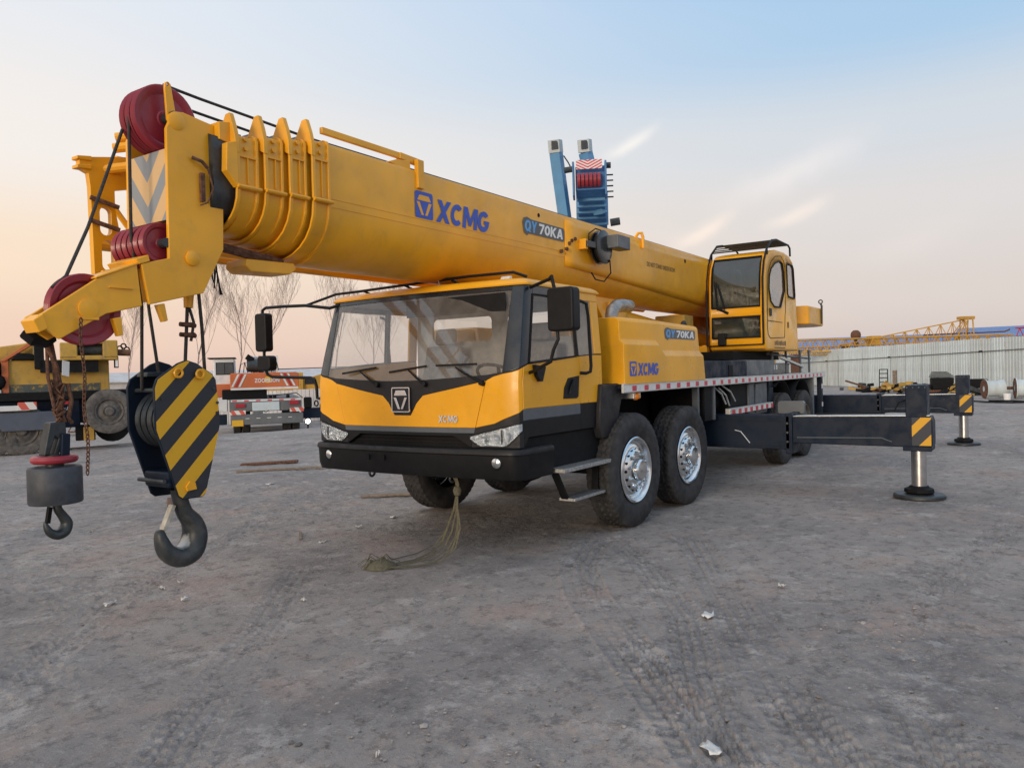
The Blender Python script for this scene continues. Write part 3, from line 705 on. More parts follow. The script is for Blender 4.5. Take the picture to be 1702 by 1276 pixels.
for sd in 'LR':
    cabp('corner_panel', 5, 10, 3, 4, M['yellow'], CAB, mirror=sd, sub=4, inset=.003)
    cabp('windscreen_pillar', 7, 11, 0, 2, M['satin'], CAB, mirror=sd, sub=4)
    door = cabp('door', 10, 14, 3, 4, M['yellow'], CR, mirror=sd, sub=3, inset=.003)
    cabp('side_trim', 10, 16, 2, 3, M['black'], CAB, mirror=sd, t=.02)
    outward(panel('door_window', 11, 13, 1, 2, M['sideglass'], door, sd, bev=0, sub=2, off=-.008))
    cabp('window_divider', 13, 14, 0, 2, M['satin'], CAB, mirror=sd, sub=2)
    cabp('side_header', 11, 13, 0, 1, M['satin'], CAB, mirror=sd)
    cabp('side_header', 14, 16, 0, 1, M['yellow'], CAB, mirror=sd)
    outward(panel('quarter_window', 14, 15, 1, 2, M['sideglass'], CAB, sd, bev=0, off=-.008))
    cabp('rear_pillar', 15, 16, 1, 2, M['yellow'], CAB, mirror=sd)
    cabp('rear_side_panel', 14, 16, 3, 4, M['yellow'], CAB, mirror=sd)
    cabp('door_stripe', 10, 14, 4, 5, M['grey'], door, mirror=sd)
    cabp('door_skirt', 10, 14, 5, 6, M['black'], door, mirror=sd)
    cabp('rear_skirt', 14, 16, 4, 6, M['black'], CAB, mirror=sd)
    cabp('headlamp_housing', 5, 10, 4, 6, M['cowl'], CAB, mirror=sd, sub=2)
    s = 1 if sd == 'L' else -1
    # window seals
    ring = []
    for (i, r) in ((11,2),(12,2),(13,2),(13,1),(12,1),(11,1)): p = cell(i, r); ring.append((p.x, s*(p.y+.004), p.z))
    MB().tube(ring+[ring[0]], .011, 6, cap=False).build('window_seal', M['black'], door)
    # lower body side with steps
    MB().prism([(1.93,1.085),(.40,1.085),(.36,.98),(.62,.73),(1.90,.73),(1.95,.98)], 'y', s*1.00, s*1.215).build('lower_side_body', M['under'], CAB, .012)
    # handle pocket and grab handle
    hp = MB().prism([(1.255,1.40),(1.235,1.50),(1.16,1.59),(.945,1.61),(.97,1.41),(1.0,1.395)], 'y', s*1.2505, s*1.256).build('handle_pocket', M['black'], door, .002)
    MB().tube([(1.14,s*1.258,1.44),(1.13,s*1.268,1.50),(1.07,s*1.268,1.57)], .014, 8).build('door_handle', M['black'], door)
    MB().tube([(1.00,s*1.235,2.305),(.965,s*1.30,2.32),(.875,s*1.31,2.30),(.85,s*1.315,2.18),(.815,s*1.315,1.70),(.83,s*1.315,1.645),(.89,s*1.30,1.63),(.92,s*1.25,1.635)], .016, 8).build('grab_rail', M['black'], CAB)
    # indicator
    MB().lathe([(.0,.032),(.028,.026),(.045,.0)], (1.755,s*1.2155,.905), 'y', 18).xf(Matrix.Translation((1.755,0,.905)) @ Matrix.Diagonal((1.25,1,.8,1)) @ Matrix.Translation((-1.755,0,-.905))).build('side_indicator', M['amber'], CAB)
    # wheel arch fairing behind the cab
    fa = MB().prism([(.56,1.515),(.10,1.515),(.10,1.40),(.30,.97),(.56,.97),(.62,1.09),(.60,1.30)], 'y', s*1.02, s*1.30)
    fa.build('wheel_arch_fairing', M['cowl'], CAB, .02, 3)
    # steps
    if s < 0: continue          # the far steps are folded up
    stp = MB().prism([(1.46,.735),(.46,.735),(.46,.775),(1.46,.775)], 'y', s*1.13, s*1.37).build('cab_step', M['tread'], CAB, .006)
    MB().obox((1.42,s*1.22,.77),(1.66,s*1.2,.98), .02, .02).build('step_rail', M['grey'], stp)
    s2 = MB().prism([(1.22,.44),(.60,.44),(.60,.47),(1.22,.47)], 'y', s*1.16, s*1.33).build('lower_step', M['tread'], CAB, .005)
    for x0, x1 in ((1.40,1.20),(.58,.62)):
        MB().obox((x0,s*1.22,.74),(x1,s*1.22,.45), .07, .025).build('step_hanger', M['under'], s2)
# dark inset behind the grille slot
MB().box(1.80, 1.985, -.93, .93, .99, 1.115).build('grille_slot', M['under'], CAB)
for z in (1.035, 1.07): MB().box(1.985, 2.0, -.92, .92, z, z+.012).build('grille_bar', M['black'], CAB)
# roof
def roof_ring(ins, z, rear=.0):
    pts = []
    base = [st_xy(i, 2.43) for i in range(17)]
    half = [(x, y) for x, y in base]
    pts_l = []
    for (x, y) in half:
        cx, cy = 1.15, 0
        xx = x - ins if x > 1.0 else (x + ins*.6 if x < .5 else x); yy = max(0, y - ins) if y > .3 else y*(1-ins/1.2)
        pts_l.append((xx - (rear if x < .5 else 0), yy))
    ring = [(x, y, z) for x, y in pts_l] + [(x, -y, z) for x, y in pts_l[::-1][:-1]]
    return ring
rf = MB().loft([roof_ring(.02,2.428), roof_ring(-.012,2.424,.02), roof_ring(-.016,2.437,.025), roof_ring(.0,2.462,.0), roof_ring(.045,2.487), roof_ring(.12,2.502), roof_ring(.5,2.514)])
rf.build('cab_roof', M['yellow'], CAB, smooth=50)
# rear wall with two windows and the cab's inside
rw = plate([(-1.19,1.0),(1.19,1.0),(1.19,2.42),(-1.19,2.42)], [rrect(-.95,-.10,2.02,2.29,.05), rrect(.10,.95,2.02,2.29,.05)], 'x', .445, .475)
rw.build('cab_rear_wall', M['interior'], CAB)
for y in (-.95, .10): MB().box(.455,.460,y-.01,y+.86,2.01,2.30).build('rear_window', M['sideglass'], CAB)
MB().box(.48,1.95,-1.18,1.18,1.0,1.06).build('cab_floor', M['interior'], CAB)
dash = MB().prism([(1.99,1.12),(1.99,1.585),(1.72,1.60),(1.50,1.52),(1.56,1.2),(1.7,1.12)], 'y', -1.16, 1.16).build('dashboard', M['interior'], CAB, .03, 3)
MB().box(.50,1.75,-1.15,1.15,2.395,2.41).build('headliner', M['interior'], CAB)
for y in (-.62, .62):
    st = MB().prism([(.72,1.22),(1.25,1.25),(1.25,1.38),(.75,1.36)], 'y', y-.26, y+.26).build('seat', M['seat'], CAB, .04, 3)
    MB().prism([(.72,1.30),(.60,1.95),(.70,1.98),(.86,1.36)], 'y', y-.25, y+.25).build('seat_backrest', M['seat'], CAB, .04, 3)
    MB().prism([(.60,1.97),(.58,2.16),(.66,2.17),(.70,1.99)], 'y', y-.14, y+.14).build('head_rest', M['seat'], CAB, .04, 3)
    MB().box(.75,1.15,y-.2,y+.2,1.06,1.24).build('seat_base', M['black'], CAB)
sw = MB().torus((0,0,0), .22, .016, 'z', 28, 8); sw.cyl((0,0,-.25),(0,0,0),.03,n=10)
for t in (.5, 2.6, 4.7): sw.obox((0,0,0),(.21*math.cos(t),.21*math.sin(t),0), .03, .015)
sw.xf(Matrix.Translation((1.38,.62,1.62)) @ Matrix.Rotation(math.radians(-32), 4, 'Y')).build('steering_wheel', M['black'], CAB)
MB().box(1.86,1.875,-.1,1.05,2.20,2.36).build('sun_visor', M['black'], CAB, .004)
# headlamps
def plan_x(y):
    y = abs(y)
    if y <= 1.08: return 2.08-.075*(y/1.08)**2
    if y <= 1.175: return 2.005 - (y-1.08)/.095*.013
    if y <= 1.232: return 1.992 - (y-1.175)/.057*.024
    return 1.968 - (y-1.232)/.018*.038
for s in (1, -1):
    ys = [.76,.80,.86,.92,.98,1.04,1.09,1.14,1.18,1.215,1.232,1.245]
    def zt(y): return 1.104 + (y-.76)/.485*.112
    def zb(y): return 1.018+max(0,(.84-y)/.08)*.062 + max(0,(y-1.10)/.145)**1.4*.13
    rows = [[(plan_x(y)+.012, s*y, zb(y)+(zt(y)-zb(y))*t) for y in ys] for t in (0,.5,1)]
    back = [[(plan_x(y)+.002, s*y, zb(y)-.012+(zt(y)-zb(y)+.024)*t) for y in ys] for t in (0,.5,1)]
    hb = outward(MB().grid(back).build('headlamp', M['black'], CAB, 0, 2, 40))
    refl = [[(plan_x(y)+.005-.0*t, s*y, zb(y)+.004+(zt(y)-zb(y)-.008)*t) for y in ys] for t in (0,.25,.5,.75,1)]
    outward(MB().grid(refl).build('reflector', M['silver'], hb, 0, 2, 40))
    for y, z, r in ((.90,1.075,.034),(1.015,1.085,.043),(1.13,1.105,.035)):
        MB().lathe([(r,.0),(r*.96,.006),(r*.8,.001),(r*.45,-.001),(r*.38,.012),(0,.017)], (plan_x(y)+.0065, s*y, z), 'x', 20).build('lamp_bowl', M['silver'], hb)
    MB().box(plan_x(1.075)+.006, plan_x(1.075)+.014, s*1.072, s*1.08, 1.04, 1.16).build('lamp_divider', M['black'], hb)
    ln = MB().grid(rows).build('lamp_lens', M['lens'], hb, 0, 2, 60); outward(ln)
# bumper
def bump_ring(z, out, ins=0):
    L = []
    for y in (0,.3,.6,.9,1.05,1.15): L.append((2.12+out-.07*(y/1.15)**2, y))
    L += [(2.03+out,1.21),(1.98+out,1.25+out*.3),(1.90,1.275+out*.4),(1.50,1.285+out*.4)]
    return [(x-ins, y, z) for x, y in L[::-1]] + [(x-ins, -y, z) for x, y in L[1:]]
bm_ = MB(); rows = [bump_ring(1.002,-.075), bump_ring(.992,.0), bump_ring(.975,.012), bump_ring(.950,.014)]
bm_.grid(rows, 0)
bm_.grid([rows[-1], bump_ring(.94,-.004), bump_ring(.80,-.012), bump_ring(.73,-.04), bump_ring(.722,-.12)], 1)
BUMP = solidify(outward(bm_.build('front_bumper', [M['cowl'], M['black']], CR, .006, 2, 45), (1.2,0,.86)), .03)
MB().box(1.55, 1.98, -1.1, 1.1, .74, 1.0).build('bumper_beam', M['under'], BUMP)
for s in (1, -1):
    f_ = MB().lathe([(.066,-.02),(.068,.0),(.060,.006),(.055,-.01)], (plan_x(1.03)+.040, s*1.03, .882), 'x', 24).build('fog_lamp_bezel', M['black'], BUMP)
    MB().lathe([(.0,.014),(.03,.011),(.052,-.004)], (plan_x(1.03)+.042, s*1.03, .882), 'x', 24).build('fog_lamp', M['chrome'], BUMP)
    th = MB().torus((0,0,0), .035, .012, 'y', 16, 6).xf(Matrix.Translation((1.99, s*.50, .715))).build('tow_eye', M['dsteel'], BUMP)
for y in (-.42,-.22): MB().box(2.118,2.128,y-.018,y+.018,.86,.91).build('bumper_slot', M['under'], BUMP)
# emblem and chrome lettering
Fe = frame((2.088,-.112,1.313), (0,1,0), (-.02,0,1))
eb = flat('emblem_plate', rrect(0,.224,0,.232,.015), M['cowl'], CAB, Fe, 0, .008)
plate(rrect(0,.224,0,.232,.015), [rrect(.010,.214,.010,.222,.010)], 'z', .008, .018).xf(Fe).build('emblem_frame', M['chrome'], eb)
P_ = lambda a: [(.012+x*.200, .012+y*.208) for x, y in a]
for pl in ([(.22,.92),(.78,.92),(.90,.68),(.10,.68)], [(.08,.60),(.24,.60),(.48,.08),(.34,.08)], [(.92,.60),(.76,.60),(.52,.08),(.66,.08)]):
    flat('emblem_bar', P_(pl), M['chrome'], eb, Fe, .008, .022, .003)
block_word('lettering', 'XCMG', M['alu'], CAB, frame((2.0690,.425,1.222), (-.066,1,0), (0,0,1)), .215, .066, .010)
# wipers
for py, dy in ((-.30,-.30),(.29,-.26),(.90,-.30)):
    xb = 2.085 - .075*(py/1.08)**2
    t_ = Vector((2.045, py+dy*.92, 1.70+.01)); 
    wa = MB().tube([(xb+.015,py,1.572),(xb+.03,py+dy*.15,1.60),(2.078,py+dy*.6,1.665),(2.066,py+dy*.9,1.715)], [.017,.013,.009,.007], 8).build('wiper_arm', M['black'], CAB)
    MB().cyl((xb-.01,py,1.565),(xb+.035,py,1.575),.024,n=12).build('wiper_pivot', M['black'], wa)
    c0 = py+dy*.9
    MB().obox((2.062,c0-.225,1.688 if py < .5 else 1.735),(2.052,c0+.225,1.735 if py < .5 else 1.738), .014, .018).build('wiper_blade', M['black'], wa)
# mirrors: near side
mr = MB().prism(rrect(1.55,1.80,1.985,2.345,.035), 'x', 1.87, 2.0).build('door_mirror', M['black'], CAB, .02, 3)
MB().box(1.862,1.868,1.57,1.78,2.01,2.325).build('mirror_glass', M['chrome'], mr)
MB().tube([(1.72,1.22,2.40),(1.86,1.50,2.435),(1.95,1.575,2.445),(1.95,1.60,2.34)], .016, 8).build('mirror_arm', M['black'], mr)
MB().tube([(1.95,1.62,2.0),(1.95,1.625,1.92),(1.95,1.575,1.83),(1.95,1.55,1.74),(1.84,1.30,1.66),(1.82,1.25,1.65)], .015, 8).build('mirror_arm', M['black'], mr)
MB().prism([(1.60,1.70),(1.78,1.72),(1.75,1.62),(1.70,1.57),(1.66,1.57)], 'y', 1.252, 1.29).build('mirror_bracket', M['black'], mr, .006)
# far side mirrors on a long arm
mf = MB().prism(rrect(-2.345,-2.155,1.96,2.385,.035), 'x', 1.79, 1.90).build('door_mirror', M['black'], CAB, .02, 3)
MB().prism(rrect(-2.31,-2.09,1.745,1.912,.04), 'x', 1.80, 1.91).build('wide_angle_mirror', M['black'], mf, .02, 3)
MB().tube([(1.80,-1.08,2.40),(1.83,-1.20,2.375),(1.85,-1.55,2.425),(1.85,-1.9,2.44),(1.85,-2.20,2.445),(1.85,-2.255,2.42),(1.85,-2.26,2.36)], .017, 8).build('mirror_arm', M['black'], mf)
MB().tube([(1.85,-2.25,1.98),(1.85,-2.25,1.90)], .017, 8).build('mirror_arm', M['black'], mf)
MB().tube([(1.85,-2.23,1.76),(1.85,-2.20,1.70),(1.85,-2.12,1.675),(1.86,-1.48,1.655),(1.87,-1.415,1.63),(1.87,-1.39,1.56),(1.87,-1.385,1.44),(1.90,-1.26,1.43)], .017, 8).build('mirror_arm', M['black'], mf)
MB().torus((1.885,-1.385,1.385), .028, .008, 'x', 14, 6).build('mirror_clamp_ring', M['black'], mf)
# aerial and roof rail
MB().tube([(1.62,.12,2.50),(1.66,.10,2.62),(1.72,.08,2.70)], .003, 4).build('aerial', M['steel'], CAB)
MB().tube([(1.84,-1.56,2.425),(1.70,-1.24,2.53),(1.62,-1.0,2.545),(1.6,-.2,2.565),(1.6,.45,2.575),(1.58,.95,2.57),(1.56,1.08,2.52)], .014, 8).build('roof_rail', M['black'], CAB)
for y in (-.95,-.35,.25): MB().tube([(1.605,y,2.555),(1.5,y+.05,2.51)], .012, 6).build('roof_rail_foot', M['black'], CAB)
MB().prism([(1.52,2.50),(1.60,2.50),(1.56,2.545),(1.53,2.545)], 'y', .80, .90).build('roof_lamp', M['white'], CAB, .006)
# ---------------------------------------------------------------- telescopic boom
BY = 0.0
def uprof(w, zt, zb, zs, n=14, rc=.05):
    """boom section outline, clockwise seen from the front: flat top, straight flanks down to zs, round belly to zb"""
    L = [(-w+rc, zt), (w-rc, zt), (w-rc*.3, zt-rc*.3), (w, zt-rc)]
    for i in range(n+1):
        t = PI*i/n; L.append((w*math.cos(t), zs-(zs-zb)*math.sin(t)**.85))
    L += [(-w, zt-rc), (-w+rc*.3, zt-rc*.3)]
    return L
def ring(x, w, zt, zb, zs): return [(x, BY+y, z) for y, z in uprof(w, zt, zb, zs)]
BW, BT, BB, BS = .42, 3.46, 2.55, 2.99
BOOM = MB().loft([ring(3.31,BW,BT,BB,BS), ring(-5.0,BW,BT,BB,BS), ring(-8.7,BW,BT,BB+.02,BS)]).build('boom_base_section', M['boom'], CR, 0, 2, 30)
def surf_y(z):   # flank of the base section at height z
    if z >= BS: return BW
    s = min(1, max(0, (BS-z)/(BS-BB)))**(1/.85); return BW*math.sqrt(max(0, 1-s*s))
inner = [(.385,3.425,2.60,2.99),(.355,3.395,2.645,2.99),(.325,3.365,2.69,2.99),(.295,3.335,2.73,2.99)]
cx_ = [(3.475,3.30),(3.665,3.505),(3.860,3.695),(4.075,3.89)]
for i, ((w, zt, zb, zs), (xa, xb)) in enumerate(zip(inner, cx_)):
    big = (w+.055, zt+.045, zb-.034, zs); sm = (w+.038, zt+.030, zb-.024, zs)
    sec = MB().loft([ring(xa+.16 if i < 3 else 4.22, *inner[i]), ring(xb-.3, *inner[i])]).build('boom_inner_section', M['boom'] if i < 3 else M['dsteel'], CR, 0, 2, 30)
    g = MB().loft([ring(xa,*sm), ring(xa,*big), ring(xa-.03,*big), ring(xa-.03,*sm), ring(xb+.022,*sm), ring(xb+.022,*big), ring(xb,*big), ring(xb,*sm)], cap=False)
    col_ = g.build('boom_collar', M['boom'], CR, .004, 2, 30)
    yy = big[0]; zz = big[1]
    MB().prism([(yy-.20,zz-.05),(yy-.10,zz+.12),(yy-.055,zz+.125),(yy-.02,zz+.03),(yy+.004,zz-.06),(yy+.004,zz-.16)], 'x', xa-.028, xa+.010).build('collar_ear', M['boom'], col_, .006)
    MB().prism([(-yy+.20,zz-.05),(-yy+.10,zz+.12),(-yy+.055,zz+.125),(-yy+.02,zz+.03),(-yy-.004,zz-.06)], 'x', xa-.028, xa+.010).build('collar_ear', M['boom'], col_, .006)
    MB().box(xb+.02, xa-.03, -yy+.16, yy-.16, zz+.002, zz+.03).build('top_wear_pad', M['grey'], col_, .004)
    for dz in (.05, .115): MB().cyl((xa-.085, sm[0], zz-dz), (xa-.085, sm[0]+.018, zz-dz), .017, n=8).build('pad_bolt', M['boom'], col_)
    MB().box(xb+.01, xa-.02, sm[0]-.005, sm[0]+.016, zz-.18, zz-.168).build('collar_web', M['boom'], col_)
    MB().box(xa-.10, xa-.092, sm[0]-.005, sm[0]+.014, 3.02, zz-.18).build('collar_web', M['boom'], col_)
    MB().box(xb+.0, xa-.0, sm[0]+.0, sm[0]+.036, 2.975, 3.005).build('side_pad_block', M['boom'], col_, .005)
    MB().cyl((xa+.005, sm[0]+.03, 2.99), (xb-.005, sm[0]+.03, 2.99), .014, n=8).build('pad_pin', M['boom'], col_)
# bracket on the foremost collar and the block under the collars
MB().prism([(4.07,3.30),(4.155,3.27),(4.165,3.08),(4.07,2.98)], 'y', .30, .36).build('guide_bracket', M['boom'], CR, .006)
MB().prism([(4.06,3.28),(4.06,3.44),(4.17,3.42),(4.17,3.30)], 'y', .18, .30).build('guide_bracket', M['boom'], CR, .006)
MB().prism([(3.86,2.535),(3.42,2.545),(3.40,2.50),(3.46,2.455),(3.82,2.445),(3.87,2.48)], 'y', -.10, .14).build('rest_block', M['boom'], CR, .01)
MB().tube([(4.1,.05,2.62),(3.9,.08,2.59),(3.7,.1,2.56),(3.5,.08,2.545)], .035, 6).build('cable_clutter', M['rust'], CR)
# long features on the flank
MB().prism([(3.29,3.024),(3.29,3.034),(-8.3,3.034),(-8.3,3.024)], 'y', BW-.002, BW+.0035).build('weld_seam', M['boom'], BOOM)
MB().prism([(3.29,2.962),(3.29,2.968),(-.3,2.968),(-.3,2.962)], 'y', BW-.004, BW+.0015).build('weld_seam', M['boom'], BOOM)
rows = []
xs = [-.29, -.5, -1.5, -2.7, -4.0, -5.2, -6.4, -8.3]
for k in range(9):
    r = []
    for x in xs:
        zl = 2.865 - (abs(x)-.3)*.042; z = 3.40 + (zl-3.40)*k/8; r.append((x, surf_y(z)+.010, z))
    rows.append(r)
dp = MB().grid(rows); dpo = dp.build('flank_doubler_plate', M['boom'], BOOM, .0, 2, 40, True, 0); outward(dpo, (-4,0,3)); md_ = dpo.modifiers.new('s','SOLIDIFY'); md_.thickness = .012; md_.offset = -1
# logo and model number on the flank
maker_logo(BOOM, FS(2.31, 3.035, BW+.004), (.24, .235), M['blueprint'], M['boom'], .002)
block_word('lettering', 'XCMG', M['blueprint'], BOOM, FS(2.03, 3.035, BW+.004), .84, .205, .002, .16, .03)
model_decal(BOOM, FS(.60, 3.13, BW+.004), .87, .165)
lettering('stencil_text', 'DO NOT STAND UNDER BOOM', M['textdark'], BOOM, FS(-2.53, 3.085, BW+.0115), 1.0, .065, .001, .0, 0)
# guide rail along the upper front edge
MB().obox((3.32,.37,3.55),(2.40,.37,3.545), .035, .05).build('guide_rail', M['boom'], BOOM, .004)
MB().obox((2.45,.37,3.545),(2.20,.37,3.535), .05, .055).build('guide_rail', M['boom'], BOOM, .004)
MB().prism([(2.33,3.42),(2.60,3.46),(2.50,3.50),(2.33,3.52)], 'y', .25, .40).build('rail_bracket', M['boom'], BOOM, .004)
MB().prism([(2.28,3.54),(2.20,3.54),(2.20,3.29),(2.28,3.29)], 'y', BW-.02, BW+.025).build('rail_bracket', M['boom'], BOOM, .004)
MB().tube([(-2.30,.36,3.44),(-2.31,.41,3.51),(-2.36,.44,3.52),(-2.38,.447,3.46),(-2.38,.445,3.31)], .022, 6).build('lifting_lug', M['boom'], BOOM)
# cable reel with its box
rl = MB().lathe([(.06,.0),(.20,.0),(.205,.02),(.16,.025),(.15,.07),(.20,.075),(.205,.095),(.195,.10),(.05,.10),(.0,.10)], (-1.0,BW+.05,3.15), 'y', 36).build('cable_reel', M['satin'], BOOM, 0, 2, 30)
MB().torus((-1.0,BW+.10,3.15), .165, .022, 'y', 36, 8).build('reel_cable', M['black'], rl)
MB().obox((-.62,BW+.08,3.15),(-1.05,BW+.12,3.15), .08, .075, (0,0,1)).build('reel_arm', M['satin'], rl, .006)
MB().box(-.66,-.60,BW+.0,BW+.10,3.09,3.21).build('reel_mount', M['boom'], rl, .005)
MB().box(-1.40,-1.06,BW+.13,BW+.30,3.14,3.30).build('reel_box', M['grey'], rl, .01)
MB().tube([(-1.1,BW+.16,3.0),(-1.16,BW+.14,2.85),(-1.05,BW+.10,2.74),(-.92,BW+.05,2.76),(-.86,BW+.03,2.84)], .009, 6).build('loose_cable', M['black'], rl)
MB().tube([(-.95,BW+.14,3.34),(-.86,BW+.1,3.36),(-.80,BW+.04,3.30),(-.82,BW+.02,3.20)], .008, 6).build('loose_cable', M['black'], rl)
for x, z in ((-.42,3.17),(-.50,3.20),(-.36,3.13),(-.30,3.06),(-.18,3.02)):
    MB().cyl((x,BW,z),(x,BW+.03,z),.022,n=8).build('hose_clamp', M['rust'], BOOM)
MB().cyl((.27,BW-.01,3.36),(.27,BW+.004,3.36),.022,n=14).build('sight_hole', M['under'], BOOM)
MB().cyl((-3.95,BW-.01,3.30),(-3.95,BW+.014,3.30),.03,n=14).build('sight_hole', M['under'], BOOM)

# ---- boom head
HP = [(4.17,3.40),(4.16,2.93),(4.115,2.85),(4.125,2.556),(4.29,2.245),(4.68,2.145),(4.725,2.40),(4.535,2.455),(4.525,3.30),(4.47,3.42),(4.40,3.43)]
for s in (1, -1):
    hp = MB().prism(HP, 'y', s*.215, s*.245).build('boom_head_plate', M['boom'], CR, .006)
    plate([(4.50,3.36),(4.43,3.36),(4.462,3.56),(4.468,3.60),(4.49,3.615),(4.51,3.60),(4.512,3.57)], [circ(4.489,3.592,.010,10)], 'y', s*.20, s*.222).build('head_horn', M['boom'], hp, .006)
    MB().lathe([(.06,-.01),(.06,.012),(.04,.02),(0,.02)], (4.45,s*.235,3.36), 'y', 20).build('sheave_pin_boss', M['boom'], hp)
    MB().lathe([(.05,-.01),(.05,.02),(.03,.03),(0,.03)], (4.37,s*.240,2.47), 'y', 20).build('sheave_pin_boss', M['boom'], hp)
hp = None
MB().box(4.27,4.30,.245,.27,2.86,3.05).build('head_cable_bracket', M['rust'], CR)
MB().tube([(4.36,.262,3.14),(4.30,.285,3.12),(4.25,.27,3.09)], .012, 6).build('head_cable', M['rust'], CR)
MB().tube([(4.25,.27,3.09),(4.23,.30,2.95),(4.27,.29,2.85),(4.31,.265,2.83)], .006, 6).build('head_cable', M['rust'], CR)
MB().box(4.345,4.405,.246,.258,2.50,2.515).build('head_tab', M['boom'], CR, .003)
MB().box(4.500,4.522,-.214,.214,2.71,3.17).build('hazard_front_plate', M['chevron'], CR)
MB().box(4.14,4.30,-.214,.214,2.60,3.30).build('head_core', M['under'], CR)
MB().box(4.30,4.50,-.213,.213,2.72,2.75).build('head_rib', M['boom'], CR)
def sheave(r, w=.05):
    h = w/2; return MB().lathe([(.0,h*.6),(r*.22,h*.6),(r*.26,h*.35),(r*.72,h*.35),(r*.80,h*.8),(r*.97,h),(r,h*.8),(r*.9,.0),(r,-h*.8),(r*.97,-h),(r*.80,-h*.8),(r*.72,-h*.35),(r*.26,-h*.35),(r*.22,-h*.6),(0,-h*.6)], (0,0,0), 'y', 40)
SH1 = finish(sheave(.225), 'head_sheave', M['red']); SH2 = finish(sheave(.135), 'lower_head_sheave', M['red'])
for y in (.12,.055,-.01): share('head_sheave', SH1, CR, Matrix.Translation((4.46,y,3.39)))
for i in range(6): share('lower_head_sheave', SH2, CR, Matrix.Translation((4.545,-.17+.066*i,2.555)))
MB().cyl((4.46,-.24,3.39),(4.46,.24,3.39),.035,n=14).build('sheave_pin', M['dsteel'], CR)
MB().cyl((4.545,-.24,2.555),(4.545,.24,2.555),.03,n=14).build('sheave_pin', M['dsteel'], CR)
# ---- auxiliary arm with its single big sheave
AP = [(4.745,2.40),(5.00,2.285),(5.31,2.065),(5.345,2.045),(5.30,1.97),(5.225,1.915),(4.95,2.075),(4.72,2.135)]
for ya, yb, on_ in ((.205,.23,1),(.07,.095,0)):
    ap = MB().prism(AP, 'y', ya, yb).build('auxiliary_arm', M['boom'], CR, .006)
    if on_:
        MB().lathe([(.058,-.005),(.058,.015),(.02,.02),(0,.02)], (5.06,.225,2.10), 'y', 20).build('arm_pin_boss', M['boom'], ap)
        MB().box(5.0,5.11,.225,.24,2.035,2.05).build('pin_keeper', M['boom'], ap)
        MB().box(4.78,4.93,.228,.242,2.235,2.243).build('weld_seam', M['boom'], ap)
MB().prism([(5.315,2.06),(5.37,2.02),(5.34,1.95),(5.29,1.975)], 'y', .08, .24).build('arm_tip_plate', M['boom'], CR, .006)
MB().prism([(4.74,2.41),(5.01,2.295),(5.01,2.283),(4.74,2.395)], 'y', .05, .24).build('arm_top_plate', M['boom'], CR, .004)
MB().prism([(4.68,2.46),(4.76,2.425),(4.74,2.395),(4.67,2.42)], 'y', -.1, .25).build('arm_top_plate', M['boom'], CR, .004)
SH3 = finish(sheave(.215, .07), 'auxiliary_sheave', M['red'])
share('auxiliary_sheave', SH3, CR, Matrix.Translation((5.045,.15,2.10)))
MB().cyl((5.06,.06,2.10),(5.06,.24,2.10),.03,n=14).build('sheave_pin', M['dsteel'], CR)
for x, z, x2 in ((4.57,2.16,4.55),(4.86,2.06,4.85)): MB().prism([(x,z),(x+.05,z-.012),(x2+.03,z-.12),(x2,z-.11)], 'y', .19, .235).build('arm_lug', M['boom'], CR, .004)
MB().tube([(5.30,.0,1.97),(5.27,.03,1.93),(5.22,.04,1.92),(5.19,.02,1.94)], .05, 8).build('limit_switch_cluster', M['under'], CR)
MB().tube([(4.17,.16,2.48),(4.175,.18,2.36),(4.16,.20,2.27),(4.15,.20,2.36),(4.14,.18,2.46),(4.17,.2,2.36),(4.185,.21,2.29),(4.165,.19,2.37),(4.15,.17,2.47)], .005, 5).build('hanging_cable_loop', M['under'], CR)
MB().tube([(4.14,.17,2.46),(4.12,.18,2.30),(4.11,.18,2.25)], [.005,.006,.012], 6).build('hanging_cable_end', M['under'], CR)

# ---- ropes of the hoists
def rope(pts, r=.011, name='hoist_rope'):
    return MB().tube(pts, r, 8).build(name, M['rope'], CR)
rope([(4.46,.12,3.622),(4.2,.12,3.605),(3.2,.12,3.56),(-8.0,.1,3.56)])
rope([(4.44,.0,3.62),(4.2,-.02,3.56),(3.2,-.05,3.52),(-8.0,-.05,3.52)])
rope([(4.675,-.01,3.30),(4.95,.05,2.62),(5.13,.13,2.295),(5.22,.15,2.22)])
rope([(4.67,.06,3.37),(4.675,.05,2.60),(4.60,.02,2.15),(4.578,-.05,1.60)])
rope([(4.52,-.06,2.45),(4.505,-.06,2.16),(4.465,-.03,1.70)])
rope([(4.28,.05,2.30),(4.30,.05,2.02),(4.325,.05,1.70)], .012)
rope([(4.235,.10,2.30),(4.215,.10,2.02),(4.19,.08,1.70)], .012)
MB().cyl((4.275,.05,2.26),(4.282,.05,2.16),.035,.03,12).build('rope_socket', M['boom'], CR)
MB().tube([(4.278,.05,2.17),(4.25,.06,2.06),(4.262,.055,1.98),(4.27,.05,1.93)], .010, 6).build('rope_tail', M['rope'], CR)
for z in (2.045, 1.975):
    MB().box(4.245,4.335,.03,.075,z-.014,z+.014).build('rope_clip', M['rust'], CR, .006)
    MB().cyl((4.35,.05,z),(4.235,.055,z-.008),.016,n=8).build('rope_clip', M['rust'], CR)

